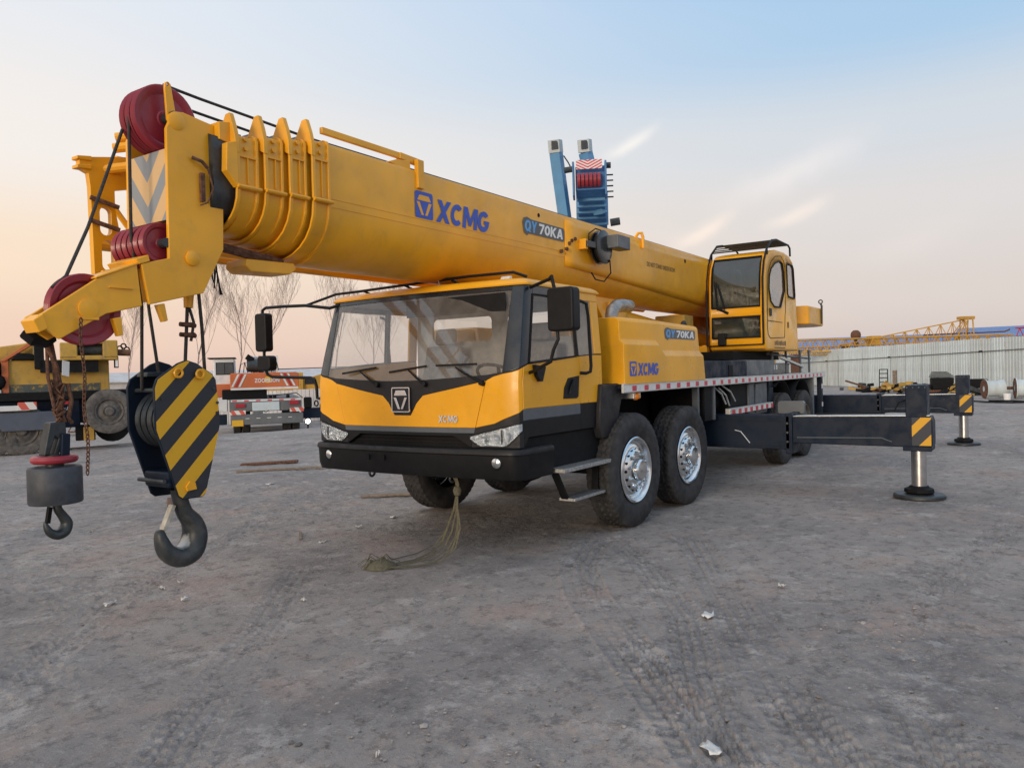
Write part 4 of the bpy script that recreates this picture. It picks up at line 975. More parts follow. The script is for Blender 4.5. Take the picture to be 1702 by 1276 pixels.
# ---- stowed fly jib on the far flank
JP = [(4.68,3.213),(4.60,3.235),(4.28,3.30),(4.28,3.07),(4.44,3.03),(4.44,2.90),(4.36,2.42),(4.60,2.42),(4.61,3.03),(4.62,3.12),(4.68,3.145)]
def slot(cx, cz, w, h): return rrect(cx-w/2, cx+w/2, cz-h/2, cz+h/2, w/2-.002)
plate(JP, [slot(4.51,2.80,.085,.20), slot(4.50,2.56,.09,.22)], 'y', -.60, -.55).build('fly_jib_end_frame', M['boom'], CR)
MB().prism([(4.70,3.225),(4.60,3.24),(4.60,3.205),(4.70,3.20)], 'y', -.62, -.54).build('fly_jib_fork', M['boom'], CR, .006)
MB().prism([(4.70,3.165),(4.60,3.18),(4.60,3.145),(4.70,3.14)], 'y', -.62, -.54).build('fly_jib_fork', M['boom'], CR, .006)
for z, x in ((3.17,4.5),(3.34,4.42),(3.42,4.40)): MB().cyl((x,-.58,z),(x-.28,-.30,z+.06),.035,n=10).build('fly_jib_pin', M['boom'], CR)
for z in (2.90,2.74): MB().cyl((4.62,-.54,z+.05),(4.44,-.50,z),.017,n=8).build('fly_jib_pin', M['rust'], CR)
for y, z in ((-.60,2.70),(-.95,2.70),(-.60,3.25),(-.95,3.25)):
    MB().cyl((4.4,y,z),(-5.4,y,z+.02),.045,n=10).build('fly_jib_chord', M['boom'], CR)
for i in range(11):
    x = 4.0-.85*i
    for y in (-.60,-.95): MB().cyl((x,y,2.71),(x-.425*(1 if i%2 else -1),y,3.25),.022,n=6).build('fly_jib_lacing', M['boom'], CR)

# ---- luffing cylinder, turret, counterweight
MB().prism([(-1.30,2.62),(-2.45,2.60),(-2.25,2.36),(-1.95,2.22),(-1.60,2.30)], 'y', -.22, .22).build('luffing_bracket', M['boom'], CR, .02)
lc = MB().cyl((-1.95,0,2.36),(-3.2,0,2.26),.10,n=20).build('luffing_rod', M['steel'], CR)
MB().cyl((-2.25,0,2.34),(-6.9,0,1.98),.185,n=24).build('luffing_cylinder', M['boom'], CR)
for x, z in ((-1.72,2.50),(-1.80,2.36),(-1.66,2.24),(-1.75,2.12)): MB().torus((x,.26,z), .045, .014, 'y', 12, 6).build('hose_loop', M['boom'], CR)
for s in (1, -1):
    MB().prism([(-5.6,1.62),(-5.3,2.0),(-5.6,2.35),(-7.3,3.15),(-8.3,3.25),(-8.8,2.6),(-8.7,1.62)], 'y', s*.44, s*.47).build('turret_side_plate', M['boom'], CR, .01)
MB().lathe([(.0,.22),(.72,.22),(.74,.1),(.78,.08),(.78,0),(0,0)], (-6.3,0,1.505), 'z', 40).build('slew_ring', M['under'], CR)
MB().box(-7.0,-4.4,.10,1.0,1.76,1.90).build('turret_platform', M['under'], CR, .01)
MB().prism([(-5.0,1.70),(-4.86,1.72),(-4.84,2.0),(-4.98,2.02)], 'y', .25, .42).build('turret_step_post', M['boom'], CR, .01)
MB().tube([(-4.92,.36,1.76),(-4.92,.36,2.02)], .05, 12).build('limit_post', M['boom'], CR)
MB().box(-4.60,-4.2,-.2,.3,1.9,2.5).build('turret_front_block', M['dyellow'], CR, .02)
MB().prism([(-7.6,-1.40),(-7.45,-1.0),(-7.45,1.0),(-7.6,1.40),(-8.75,1.40),(-8.95,1.2),(-8.95,-1.2),(-8.75,-1.40)], 'z', 2.41, 2.76).build('counterweight', M['yellow'], CR, .03, 3)
MB().tube([(-8.55,1.41,2.45),(-8.55,1.42,2.80),(-8.55,1.40,2.86)], .02, 8).build('counterweight_pin', M['dsteel'], CR)
MB().torus((-8.55,1.40,2.885), .035, .012, 'x', 12, 6).build('counterweight_lug', M['dsteel'], CR)

# ---- operator's cab
OP = [(-5.02,1.90),(-4.93,1.94),(-4.90,2.02),(-4.90,2.12),(-4.90,2.45),(-4.895,2.61),(-4.90,2.90),(-4.92,3.10),(-4.97,3.27),(-5.07,3.41),(-5.25,3.50),(-5.60,3.565),(-6.10,3.58),(-6.45,3.55),(-6.65,3.47),(-6.76,3.30),(-6.82,3.0),(-6.86,2.67),(-6.95,1.91)]
def clean(poly): return [(x, z) for x, z in poly]
DW = [(-5.13,2.90),(-5.17,3.10),(-5.27,3.22),(-5.50,3.33),(-5.80,3.40),(-5.95,3.37),(-6.02,3.24),(-6.05,2.92),(-5.80,2.63),(-5.42,2.62),(-5.22,2.70)]
RW = [(-6.22,3.36),(-6.28,3.41),(-6.60,3.40),(-6.66,3.34),(-6.74,2.88),(-6.70,2.83),(-6.30,2.84),(-6.25,2.89)]
def opcab():
    bm = bmesh.new(); y0, y1 = .45, 1.36; cols = [y0, y0+.055, y1-.075, y1]
    for y in (y0, y1):
        es = []
        for lp in (OP, DW, RW):
            vs = [bm.verts.new((x, y, z)) for x, z in lp]; es += [bm.edges.new((vs[i], vs[(i+1) % len(vs)])) for i in range(len(vs))]
        bmesh.ops.triangle_fill(bm, edges=es, use_beauty=True)
    n = len(OP)
    for i in range(n):
        (xa, za), (xb, zb_) = OP[i], OP[(i+1) % n]
        for k in range(3):
            if k == 1 and i in (3, 5, 6, 7, 8): continue       # window openings in the front
            bm.faces.new([bm.verts.new(p) for p in ((xa,cols[k],za),(xb,cols[k],zb_),(xb,cols[k+1],zb_),(xa,cols[k+1],za))])
    bmesh.ops.remove_doubles(bm, verts=bm.verts, dist=1e-4); bmesh.ops.recalc_face_normals(bm, faces=bm.faces)
    me = bpy.data.meshes.new('operator_cab'); bm.to_mesh(me); bm.free(); me.materials.append(M['yellow'])
    me.shade_smooth(); me.set_sharp_from_angle(angle=math.radians(40))
    o = bpy.data.objects.new('operator_cab', me); C.objects.link(o); o.parent = CR
    b = o.modifiers.new('bevel', 'BEVEL'); b.width = .05; b.segments = 4; b.limit_method = 'ANGLE'; b.angle_limit = math.radians(50)
    s = o.modifiers.new('solid', 'SOLIDIFY'); s.thickness = .025; s.offset = -1
    return o
OC = opcab()
ctr = (-5.9, .9, 2.7)
outward(MB().grid([[(x,.49,z),(x,1.30,z)] for x, z in ((-4.906,2.44),(-4.906,2.13))]).build('lower_front_window', M['cabglass'], OC), ctr)
outward(MB().grid([[(x,.49,z),(x,1.30,z)] for x, z in [(p[0]-.006, p[1]) for p in OP[5:10]]]).build('front_window', M['cabglass'], OC, smooth=60), ctr)
for nm, lp in (('door_window', DW), ('rear_side_window', RW)):
    for y in (.455, 1.352): MB().prism(lp, 'y', y, y+.003).build(nm, M['sideglass'], OC, smooth=0)
    for y in (1.364,): MB().tube([(x, y, z) for x, z in lp]+[(lp[0][0], y, lp[0][1])], .014, 6, cap=False).build('window_seal', M['black'], OC)
fs_ = [(x+.004, z) for x, z in OP[5:10]]
MB().tube([(x,.505,z) for x, z in fs_]+[(x,1.285,z) for x, z in fs_[::-1]]+[(fs_[0][0],.505,fs_[0][1])], .016, 6, cap=False).build('window_seal', M['black'], OC)
MB().tube([(-4.895,.505,2.12),(-4.895,.505,2.45),(-4.895,1.285,2.45),(-4.895,1.285,2.12),(-4.895,.505,2.12)], .016, 6, cap=False).build('window_seal', M['black'], OC)
seam = [(-5.02,2.28),(-5.06,2.9),(-5.12,3.16),(-5.30,3.34),(-5.55,3.45),(-5.88,3.49),(-6.06,3.42),(-6.11,3.3),(-6.12,2.6),(-6.07,2.5),(-6.02,2.13),(-5.18,2.10),(-5.05,2.16),(-5.02,2.28)]
MB().tube([(x,1.361,z) for x, z in seam], .006, 5, cap=False).build('door_gap', M['under'], OC)
MB().box(-5.90,-5.05,1.358,1.364,2.375,2.383).build('door_gap', M['under'], OC)
MB().box(-5.26,-5.14,1.361,1.372,2.46,2.58).build('door_handle', M['black'], OC, .004)
MB().box(-6.28,-6.22,1.361,1.369,2.30,2.40).build('door_lock', M['black'], OC, .004)
for i in range(9):     # worn stencil marks, too faded to read
    x = -5.42-.078*i; MB().box(x-.045,x,1.3615,1.3625,1.99+.006*(i % 2),2.055+.008*(i % 3)).build('stencil_mark', M['textdark'], OC)
MB().box(-6.05,-5.40,1.3615,1.3625,1.945,1.96).build('stencil_line', M['textdark'], OC)
for a, b in (((-4.88,.60,2.58),(-4.875,.56,3.05)),((-4.875,.72,2.58),(-4.87,.60,3.02))): MB().tube([a, b], .011, 6).build('wiper', M['black'], OC)
MB().tube([(-4.88,.62,2.60),(-4.86,.78,2.52)], .022, 8).build('wiper_motor', M['black'], OC)
MB().box(-4.895,-4.80,.62,.74,2.0,2.20).build('work_lamp', M['black'], OC, .015)
gr = [(x+.015, z) for x, z in OP[2:11]]
for y in (.43, 1.34):
    pts = [(-4.86,y,2.0),(-4.86,y,2.6),(-4.87,y,3.05),(-4.96,y,3.32),(-5.12,y,3.52),(-5.42,y,3.70),(-5.70,y,3.745),(-6.45,y,3.74),(-6.55,y,3.70),(-6.56,y,3.56)]
    MB().tube(pts, .017, 8).build('roof_guard_rail', M['black'], OC)
    MB().tube([(-5.15,y,3.53),(-5.15,y,3.44)], .015, 6).build('roof_guard_rail', M['black'], OC)
MB().obox((-4.86,.43,2.0),(-4.86,1.34,2.0), .02, .02).build('front_guard_bar', M['black'], OC)
for i in range(16):
    x = -5.22-.08*i; z = np.interp(-x, [5.2,5.42,5.7,6.5], [3.575,3.695,3.742,3.737])
    MB().obox((x,.43,z),(x,1.34,z), .05, .012).build('roof_guard_slat', M['black'], OC)
MB().obox((-5.16,.43,3.55),(-5.16,1.34,3.55), .02, .02).build('roof_guard_bar', M['black'], OC)
MB().prism([(-6.3,2.15),(-5.75,2.2),(-5.75,2.35),(-6.2,2.35),(-6.38,3.0),(-6.5,3.0)], 'y', .68, 1.14).build('operator_seat', M['seat'], OC, .03, 3)
MB().box(-5.25,-5.0,.62,1.2,1.95,2.5).build('control_console', M['interior'], OC, .02)
MB().box(-6.9,-4.95,.48,1.33,1.93,1.97).build('operator_cab_floor', M['interior'], OC)
MB().box(-6.2,-6.16,1.10,1.12,2.9,3.2).build('operator_headrest', M['white'], OC)

# ---------------------------------------------------------------- hook blocks
HB = thing('hook_block', 'big hook block with yellow and dark diagonal stripes hanging from the boom head', 'hook block', (4.39,0,.42))
ox, oz = 4.39, .42
def L2(p): return [(a-ox, b-oz) for a, b in p]
BP = [(4.386,1.797),(4.31,1.775),(4.19,1.70),(4.165,1.66),(4.142,1.39),(4.147,1.33),(4.27,.885),(4.30,.862),(4.445,.866),(4.475,.89),(4.60,1.28),(4.62,1.34),(4.622,1.62),(4.60,1.675),(4.45,1.775)]
for s, m_ in ((1, M['hazard']), (-1, M['navy'])):
    pl_ = MB().prism(L2(BP), 'y', s*.145, s*.17).build('side_plate', M['navy'], HB, .006)
    if s > 0:
        flat_ = MB().prism(L2([(x+(4.385-x)*.02, z+(1.33-z)*.015) for x, z in BP]), 'y', .1705, .1725).build('striped_face', m_, HB)
        for x, z in ((4.46,1.71),(4.30,1.70)): MB().torus((x-ox,.19,z-oz), .028, .009, 'y', 14, 6).build('lifting_eye', M['boom'], HB)
        MB().prism(L2([(4.42,.92),(4.35,.925),(4.36,.97),(4.40,.985),(4.43,.95)]), 'y', .173, .19).build('pin_keeper', M['boom'], HB, .003)
        for x, z in ((4.575,1.545),(4.165,1.50),(4.17,1.43),(4.19,1.60)): MB().cyl((x-ox,.17,z-oz),(x-ox,.182,z-oz),.010,n=8).build('bolt', M['dsteel'], HB)
SHB = finish(sheave(.20,.05), 'block_sheave', M['dsteel'])
for i in range(4): share('block_sheave', SHB, HB, Matrix.Translation((4.39-ox,-.105+.07*i,1.40-oz)))
MB().cyl((0,-.16,1.40-oz),(0,.16,1.40-oz),.045,n=16).build('block_axle', M['dsteel'], HB)
for x, z in ((4.56,1.60),(4.22,1.62),(4.56,1.0)): MB().cyl((x-ox,-.15,z-oz),(x-ox,.15,z-oz),.014,n=8).build('spacer_bar', M['dsteel'], HB)
MB().box(-.14,.14,-.144,.144,.95-oz,1.06-oz).build('hook_crosshead', M['navy'], HB, .02)
MB().prism([(-.16,1.72-oz),(.16,1.72-oz),(.17,1.69-oz),(-.17,1.69-oz)], 'y', -.144, -.02).build('rope_guard', M['dsteel'], HB, .004)
def hook_mesh(pts, rr, c, flat=.72):
    """J-shaped hook: tapered sweep through centre points with smooth interpolation"""
    P = [Vector((x, 0, z)) for x, z in pts]; out = []; ro = []
    for i in range(len(P)-1):
        p0, p1, p2, p3 = P[max(i-1,0)], P[i], P[i+1], P[min(i+2,len(P)-1)]
        for k in range(5):
            t = k/5; out.append(.5*((2*p1)+(p2-p0)*t+(2*p0-5*p1+4*p2-p3)*t*t+(3*p1-p0-3*p2+p3)*t**3)); ro.append(rr[i]+(rr[i+1]-rr[i])*t)
    out.append(P[-1]); ro.append(rr[-1])
    return MB().tube([p-Vector(c) for p in out], ro, 16, flat=flat)
hk = hook_mesh([(4.37,.92),(4.352,.82),(4.325,.745),(4.272,.67),(4.256,.575),(4.298,.478),(4.385,.452),(4.470,.505),(4.505,.585),(4.515,.645),(4.517,.66)], [.066,.066,.072,.092,.106,.112,.100,.080,.060,.040,.014], (ox,0,oz))
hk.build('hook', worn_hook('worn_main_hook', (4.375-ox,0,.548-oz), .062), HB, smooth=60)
MB().obox((4.415-ox,.0,.815-oz),(4.492-ox,.0,.655-oz), .05, .028).build('safety_latch', M['latch'], HB, .004)

# auxiliary ball hook
AH = thing('ball_hook', 'small auxiliary hook with a dark grey cylinder weight and a red ring on top', 'ball hook', (5.17,0,.74))
def Z(z): return z-.74
MB().lathe([(0,Z(1.165)),(.10,Z(1.168)),(.140,Z(1.163)),(.147,Z(1.152)),(.147,Z(.952)),(.142,Z(.944)),(.05,Z(.940)),(0,Z(.940))], (0,0,0), 'z', 40).build('weight', M['weight'], AH, smooth=35)
MB().torus((0,0,Z(1.208)), .105, .024, 'z', 36, 10).build('red_ring', M['red'], AH)
MB().cyl((0,0,Z(1.16)),(0,0,Z(1.24)),.05,n=16).build('swivel', M['dsteel'], AH)
MB().prism([(.075,Z(1.235)),(.035,Z(1.43)),(-.055,Z(1.43)),(-.058,Z(1.34)),(-.01,Z(1.235)),(.022,Z(1.235)),(-.01,Z(1.33)),(.008,Z(1.345)),(.045,Z(1.235))], 'y', -.04, .04).build('wedge_socket', M['dsteel'], AH, .008)
MB().obox((-.035,.05,Z(1.20)),(-.045,.05,Z(1.36)), .03, .05).build('wedge', M['navy'], AH, .008)
ah = hook_mesh([(5.165,.955),(5.160,.905),(5.135,.862),(5.112,.815),(5.128,.768),(5.168,.752),(5.208,.772),(5.228,.808),(5.236,.84)], [.032,.032,.036,.043,.047,.043,.034,.023,.009], (5.17,0,.74))
ah.build('hook', M['dsteel'], AH, smooth=60)
MB().obox((.035,.0,Z(.925)),(.052,.0,Z(.83)), .03, .02).build('safety_latch', M['under'], AH)
# rope and chain tangle above it
tg = MB().tube([(5.19,.03,1.94),(5.165,.03,1.78),(5.15,.02,1.60)], .016, 6).build('hoist_rope', M['rust'], CR)
MB().tube([(5.13,.0,1.42),(5.12,.01,1.60),(5.16,.04,1.76),(5.22,.04,1.92)], .014, 6).build('hoist_rope', M['rust'], CR)
for k in range(7):
    pts = []; zc = 1.46+.035*k; a0 = random.random()*6
    for i in range(9):
        a = a0+i*.95; rr_ = random.uniform(.012,.040); pts.append((5.142+rr_*math.cos(a), .02+rr_*math.sin(a), zc+random.uniform(-.035,.035)))
    MB().tube(pts, .0095, 5).build('rope_tangle', M['rust'], CR)
MB().tube([(5.10,.05,1.66),(5.085,.05,1.55),(5.10,.04,1.45),(5.075,.03,1.42)], .013, 6).build('rope_tail', M['rust'], CR)
MB().tube([(5.20,.02,1.90),(5.205,.03,1.7),(5.18,.04,1.52)], .010, 6).build('rope_tail', M['rust'], CR)
MB().prism([(5.095,1.70),(5.135,1.71),(5.13,1.80),(5.09,1.79)], 'y', .05, .055).build('inspection_tag', M['white'], CR)

CH = thing('chain', 'thin rusty chain hanging from the side of the auxiliary arm', 'chain', (5.118,.26,1.12))
lk = MB().torus((0,0,0), .0115, .0038, 'y', 12, 6)
for i in range(len(lk.v)): x, y, z = lk.v[i]; lk.v[i] = (x*.85, y, z*1.45)
LKM = finish(lk, 'link', M['rust'], 60)
for i in range(35): share('link', LKM, CH, Matrix.Translation((.006*math.sin(i*.4)-.0004*i, 0, .905-.0262*i)) @ Matrix.Rotation((PI/2 if i % 2 else 0)+.3, 4, 'Z'))
# ---------------------------------------------------------------- ground
def hash2(ix, iy, seed):
    h = (ix.astype(np.int64)*374761393 + iy.astype(np.int64)*668265263 + seed*1442695041) & 0xffffffff
    h = ((h ^ (h >> 13))*1274126177) & 0xffffffff
    return ((h ^ (h >> 16)) & 0xffff).astype(np.float32)/65535.0
def vnoise(x, y, seed=0):
    ix = np.floor(x); iy = np.floor(y); fx = x-ix; fy = y-iy; fx = fx*fx*(3-2*fx); fy = fy*fy*(3-2*fy)
    a = hash2(ix,iy,seed); b = hash2(ix+1,iy,seed); c = hash2(ix,iy+1,seed); d = hash2(ix+1,iy+1,seed)
    return a+(b-a)*fx+(c-a)*fy+(a-b-c+d)*fx*fy - .5
def sstep(a, b, t): u = np.clip((t-a)/(b-a), 0, 1); return u*u*(3-2*u)
def terrain(x, y):
    """the yard dips gently towards the far left"""
    t = -y - .1*x
    return -.68*sstep(15.5, 23, t) - .30*sstep(23, 40, t)
TRACKS = [([(-.2,1.0),(.9,1.35),(1.8,1.68),(2.507,2.15),(3.442,2.983),(4.054,3.515),(4.9,4.25)], .30, 1.0),
          ([(-1.6,1.5),(-.3,1.75),(1.032,2.50),(2.17,3.10),(3.277,3.702),(3.9,4.05),(4.9,4.75)], .30, .9),
          ([(.4,1.2),(1.4,2.1),(2.612,2.95),(3.541,3.38),(4.099,3.675),(5.2,4.5)], .26, .75),
          ([(2.9,-.45),(3.75,.25),(4.193,.618),(4.797,1.103),(5.214,1.444),(6.2,2.3)], .30, .5),
          ([(-9,6.6),(-5,5.4),(-2,4.7),(1,4.3),(3.2,4.35),(4.6,4.75)], .32, .8),
          ([(-9,8.2),(-5,7.0),(-2,6.2),(1,5.4),(3,5.0)], .32, .7),
          ([(-6,-5.5),(-2.5,-4.6),(.5,-3.4),(2.4,-2.1),(4.4,-.9),(5.6,.3)], .3, .7),
          ([(-7,-7.6),(-3,-6.6),(0,-5.2),(2.6,-3.6),(4.6,-2.2)], .3, .7)]
def track_h(x, y):
    h = np.zeros_like(x); msk = np.zeros_like(x)
    for pts, w, st in TRACKS:
        s0 = 0
        for (ax, ay), (bx, by) in zip(pts[:-1], pts[1:]):
            dx, dy = bx-ax, by-ay; l = math.hypot(dx, dy); dx /= l; dy /= l
            u = (x-ax)*dx+(y-ay)*dy; v = -(x-ax)*dy+(y-ay)*dx
            inside = (u >= 0) & (u < l) & (np.abs(v) < w*.62)
            if inside.any():
                vv = np.abs(v[inside])/(w/2); uu = u[inside]+s0
                edge = sstep(1.18, .92, vv)
                wob = .35+1.1*sstep(.25, .75, vnoise(x[inside]*1.3, y[inside]*1.3, 51)+.5)
                lug = np.where((np.mod(uu+.35*np.abs(v[inside]), .085) < .05), 1.0, 0.0)*np.where(np.abs(vv-.5) > .06, 1, .1)*np.where(vv > .08, 1, .1)
                h[inside] += st*wob*edge*(-.010+.0125*lug) + st*.006*np.exp(-((vv-1.12)/.1)**2)
                msk[inside] = np.maximum(msk[inside], st*edge)
            s0 += l
    return h, msk
def build_ground():
    cx, cy = 7.466, 4.892; vd = 3.7374
    ang = np.concatenate([np.linspace(vd-.74, vd+.74, 760), np.linspace(vd+.74, vd-.74+2*PI, 90)[1:-1]])
    rad = [0.02, 1.0, 1.8]; r = 2.3
    while r < 70: rad.append(r); r *= 1.0052
    while r < 4000: rad.append(r); r *= 1.12
    rad = np.array(rad); na, nr = len(ang), len(rad)
    Rr, A = np.meshgrid(rad, ang, indexing='ij')
    x = cx+Rr*np.cos(A); y = cy+Rr*np.sin(A)
    z = terrain(x, y)
    near = np.clip(1-(Rr/60), 0, 1)
    f = np.where(Rr < 70, 1.0, 0.0)
    n1 = vnoise(x*.55, y*.55, 1)*.05 + vnoise(x*1.7, y*1.7, 2)*.030
    calm = 1-.75*np.exp(-(np.maximum(np.abs(x+3)-7.6, 0)**2+np.maximum(np.abs(y-.9)-2.9, 0)**2)/.8)
    n2 = (vnoise(x*5, y*5, 3)*.030 + vnoise(x*12, y*12, 4)*.019)
    n3 = vnoise(x*27, y*27, 5)*.012 + vnoise(x*55, y*55, 6)*.007
    rough = np.clip(.55+1.4*vnoise(x*.9+7, y*.9, 9), .15, 1.3)
    z += f*(n1*calm + n2*near*(.45+.55*calm)*rough + n3*sstep(16, 6, Rr)*rough)
    xf, yf = x.ravel(), y.ravel(); th, tmask = track_h(xf, yf); z = z + th.reshape(z.shape)
    z[0] = terrain(x[0], y[0]); 
    co = np.stack([x, y, z], -1).reshape(-1, 3)
    idx = np.arange(nr*na).reshape(nr, na); nx = np.roll(idx, -1, 1)
    q = np.stack([idx[:-1], idx[1:], nx[1:], nx[:-1]], -1).reshape(-1, 4)
    me = bpy.data.meshes.new('ground'); me.vertices.add(len(co)); me.vertices.foreach_set('co', co.astype(np.float32).ravel())
    me.loops.add(q.size); me.loops.foreach_set('vertex_index', q.astype(np.int32).ravel())
    me.polygons.add(len(q)); me.polygons.foreach_set('loop_start', np.arange(0, q.size, 4, dtype=np.int32)); me.polygons.foreach_set('loop_total', np.full(len(q), 4, np.int32))
    me.update(calc_edges=True); me.validate()
    if me.polygons[len(me.polygons)//2].normal.z < 0: me.flip_normals()
    me.shade_smooth()
    at_ = me.attributes.new('packed', 'FLOAT', 'POINT'); at_.data.foreach_set('value', tmask.astype(np.float32))
    m, nt, bs = new_mat('yard_dirt')
    big = rng(nt, noise(nt, .38, 4, .6), .36, .64)
    c = mixc(nt, big, (.290,.262,.244), (.400,.354,.320))
    c = mixc(nt, rng(nt, noise(nt, .75, 6, .72), .49, .64, 0, .65), c, (.400,.300,.255))
    c = mixc(nt, rng(nt, noise(nt, .5, 7, .76, sc=(1,1.4,1)), .51, .66, 0, .65), c, (.175,.160,.156))
    pk = nt.nodes.new('ShaderNodeAttribute'); pk.attribute_name = 'packed'
    c = mixc(nt, rng(nt, pk.outputs['Fac'], 0, 1, 0, .15), c, (.30,.275,.26))
    c = mixc(nt, rng(nt, noise(nt, 2.2, 9, .82), .51, .64, 0, .65), c, (.54,.49,.455))
    c = mixc(nt, rng(nt, noise(nt, 6.5, 7, .84), .49, .62, 0, .7), c, (.150,.134,.126))
    c = mixc(nt, rng(nt, noise(nt, 24, 5, .82), .54, .66, 0, .45), c, (.50,.46,.43))
    nt.links.new(c, bs.inputs['Base Color']); bs.inputs['Roughness'].default_value = .92; bs.inputs['Specular IOR Level'].default_value = .25
    bump(nt, bs, noise(nt, 12, 6, .80), .8, .05)
    me.materials.append(m)
    o = bpy.data.objects.new('ground', me); C.objects.link(o); return struct(o)
build_ground()

# loose stones and clods
def pebbles():
    rs = np.random.RandomState(5); vs = []; fs = []
    base = [(-1,0,-.4),(0,-1,-.4),(1,0,-.4),(0,1,-.4),(-.6,-.6,.3),(.6,-.6,.3),(.6,.6,.3),(-.6,.6,.3),(0,0,.6)]
    bf = [(0,1,4),(1,5,4),(1,2,5),(2,6,5),(2,3,6),(3,7,6),(3,0,7),(0,4,7),(4,5,8),(5,6,8),(6,7,8),(7,4,8)]
    n = 0
    while n < 3000:
        d = 2.6+rs.rand()**1.6*18; a = 3.7374+(rs.rand()-.5)*1.36
        x = 7.466+d*math.cos(a); y = 4.892+d*math.sin(a)
        cl = math.sin(x*1.3+2*math.sin(y*.9))+math.sin(y*1.7+x*.6)
        if rs.rand() > .28+.36*cl: continue
        s = .003+.009*rs.rand()**3+(.014*rs.rand() if rs.rand() < .03 else 0); th = rs.rand()*6.3; z = float(terrain(np.array([x]), np.array([y]))[0])
        k = len(vs); ct, st = math.cos(th), math.sin(th); sx, sy, sz = s*(.7+.7*rs.rand()), s*(.7+.7*rs.rand()), s*(.4+.5*rs.rand())
        for p in base:
            px, py = p[0]*sx*(.8+.4*rs.rand()), p[1]*sy*(.8+.4*rs.rand()); vs.append((x+px*ct-py*st, y+px*st+py*ct, z+p[2]*sz+.003))
        fs += [[i+k for i in f] for f in bf]; n += 1
    me = bpy.data.meshes.new('pebbles'); me.from_pydata(vs, [], fs); me.materials.append(plain('stone_bits', (.24,.22,.205), .9, 0, .6, 3, 0))
    o = bpy.data.objects.new('pebbles', me); C.objects.link(o); o['label'] = 'loose pebbles and clods on the dirt yard'; return stuff(o)
pebbles()

# litter
def gz(x, y): return float(terrain(np.array([float(x)]), np.array([float(y)]))[0])
def scrap(x, y, sx, sy, rz, label, group=None, mat='paper', lift=.012):
    vs = []; n = 5
    rnd = random.Random(int(x*1000)+int(y*100))
    for i in range(n):
        for j in range(n):
            u, v = i/(n-1)-.5, j/(n-1)-.5
            vs.append((u*sx*(1+.25*rnd.uniform(-1,1)), v*sy*(1+.25*rnd.uniform(-1,1)), lift+rnd.uniform(-.006,.012)*(1+3*abs(u*v))))
    fs = [(i*n+j, (i+1)*n+j, (i+1)*n+j+1, i*n+j+1) for i in range(n-1) for j in range(n-1)]
    o = MB().add(vs, fs).build('litter_scrap', M[mat], None, solid=.003); o.location = (x, y, gz(x, y)); o.rotation_euler = (0,0,rz)
    return tag(o, label, 'litter', group)
GL = 'pale scraps scattered on the dirt'
for x, y, sx, sy, lb in ((.806,-1.334,.10,.06,'pale scrap on the dirt closest to the tow strap and front tyre'),
        (1.433,-1.268,.07,.05,'pale scrap on the dirt below the middle of the bumper'),
        (2.157,-1.05,.06,.04,'pale scrap on the dirt below the far corner of the bumper'),
        (3.62,.37,.05,.03,'lone small pale scrap on the dirt below and left of the frayed strap end'),
        (3.962,-.904,.06,.03,'left one of two small scraps on the dirt just under the big hook'),
        (3.79,-.92,.05,.03,'right one of two small scraps on the dirt just under the big hook'),
        (4.06,-.45,.06,.03,'small pale scrap just below the two scraps under the big hook'),
        (1.576,3.294,.05,.04,'small pale scrap on the dirt right of the second wheel, towards the viewer'),
        (5.05,2.5,.02,.015,'tiny pale scrap at the very bottom of the picture, left of the middle'),
        (-.4,-5.06,.12,.08,'pale scrap right of the striped hook block, by the long dark board'),
        (-2.6,-6.1,.2,.1,'pale scrap by the far end of the bumper, behind it')):
    scrap(x, y, sx, sy, random.random()*3, lb, GL)
scrap(4.418,-.841,.10,.045,.4,'largest white scrap on the dirt to the left of the big hook')
scrap(2.522,3.065,.09,.07,.3,'crumbled white patch of debris on the tyre-marked dirt before the wheels')
scrap(4.262,3.705,.11,.05,.9,'flat pale scrap on the dirt at the bottom of the picture')
def board(p0, p1, w, h, label, mat='wood', name='plank'):
    o = MB().obox((0,0,0), (p1[0]-p0[0], p1[1]-p0[1], p1[2]-p0[2]), w, h).build(name, M[mat], None, .004); o.location = (p0[0], p0[1], p0[2]+gz(*p0[:2])); return tag(o, label, 'plank')
board((-.12,-2.80,.02),(-.75,-1.95,.03),.11,.025,'weathered plank lying on the dirt behind the front wheel')
board((1.95,-1.62,.015),(2.18,-1.35,.015),.03,.015,'short thin stick lying on the dirt in front of the bumper')
board((-1.2,-7.0,.02),(-2.9,-5.2,.03),.09,.03,'long dark board lying on the dirt behind the big hook block')
board((-1.9,-7.8,.02),(-2.6,-7.0,.05),.16,.04,'short broken board lying left of the long dark board','rust')
board((1.2,-5.2,.02),(1.7,-4.4,.02),.08,.02,'thin strip of scrap metal on the dirt between the two hooks','rust')

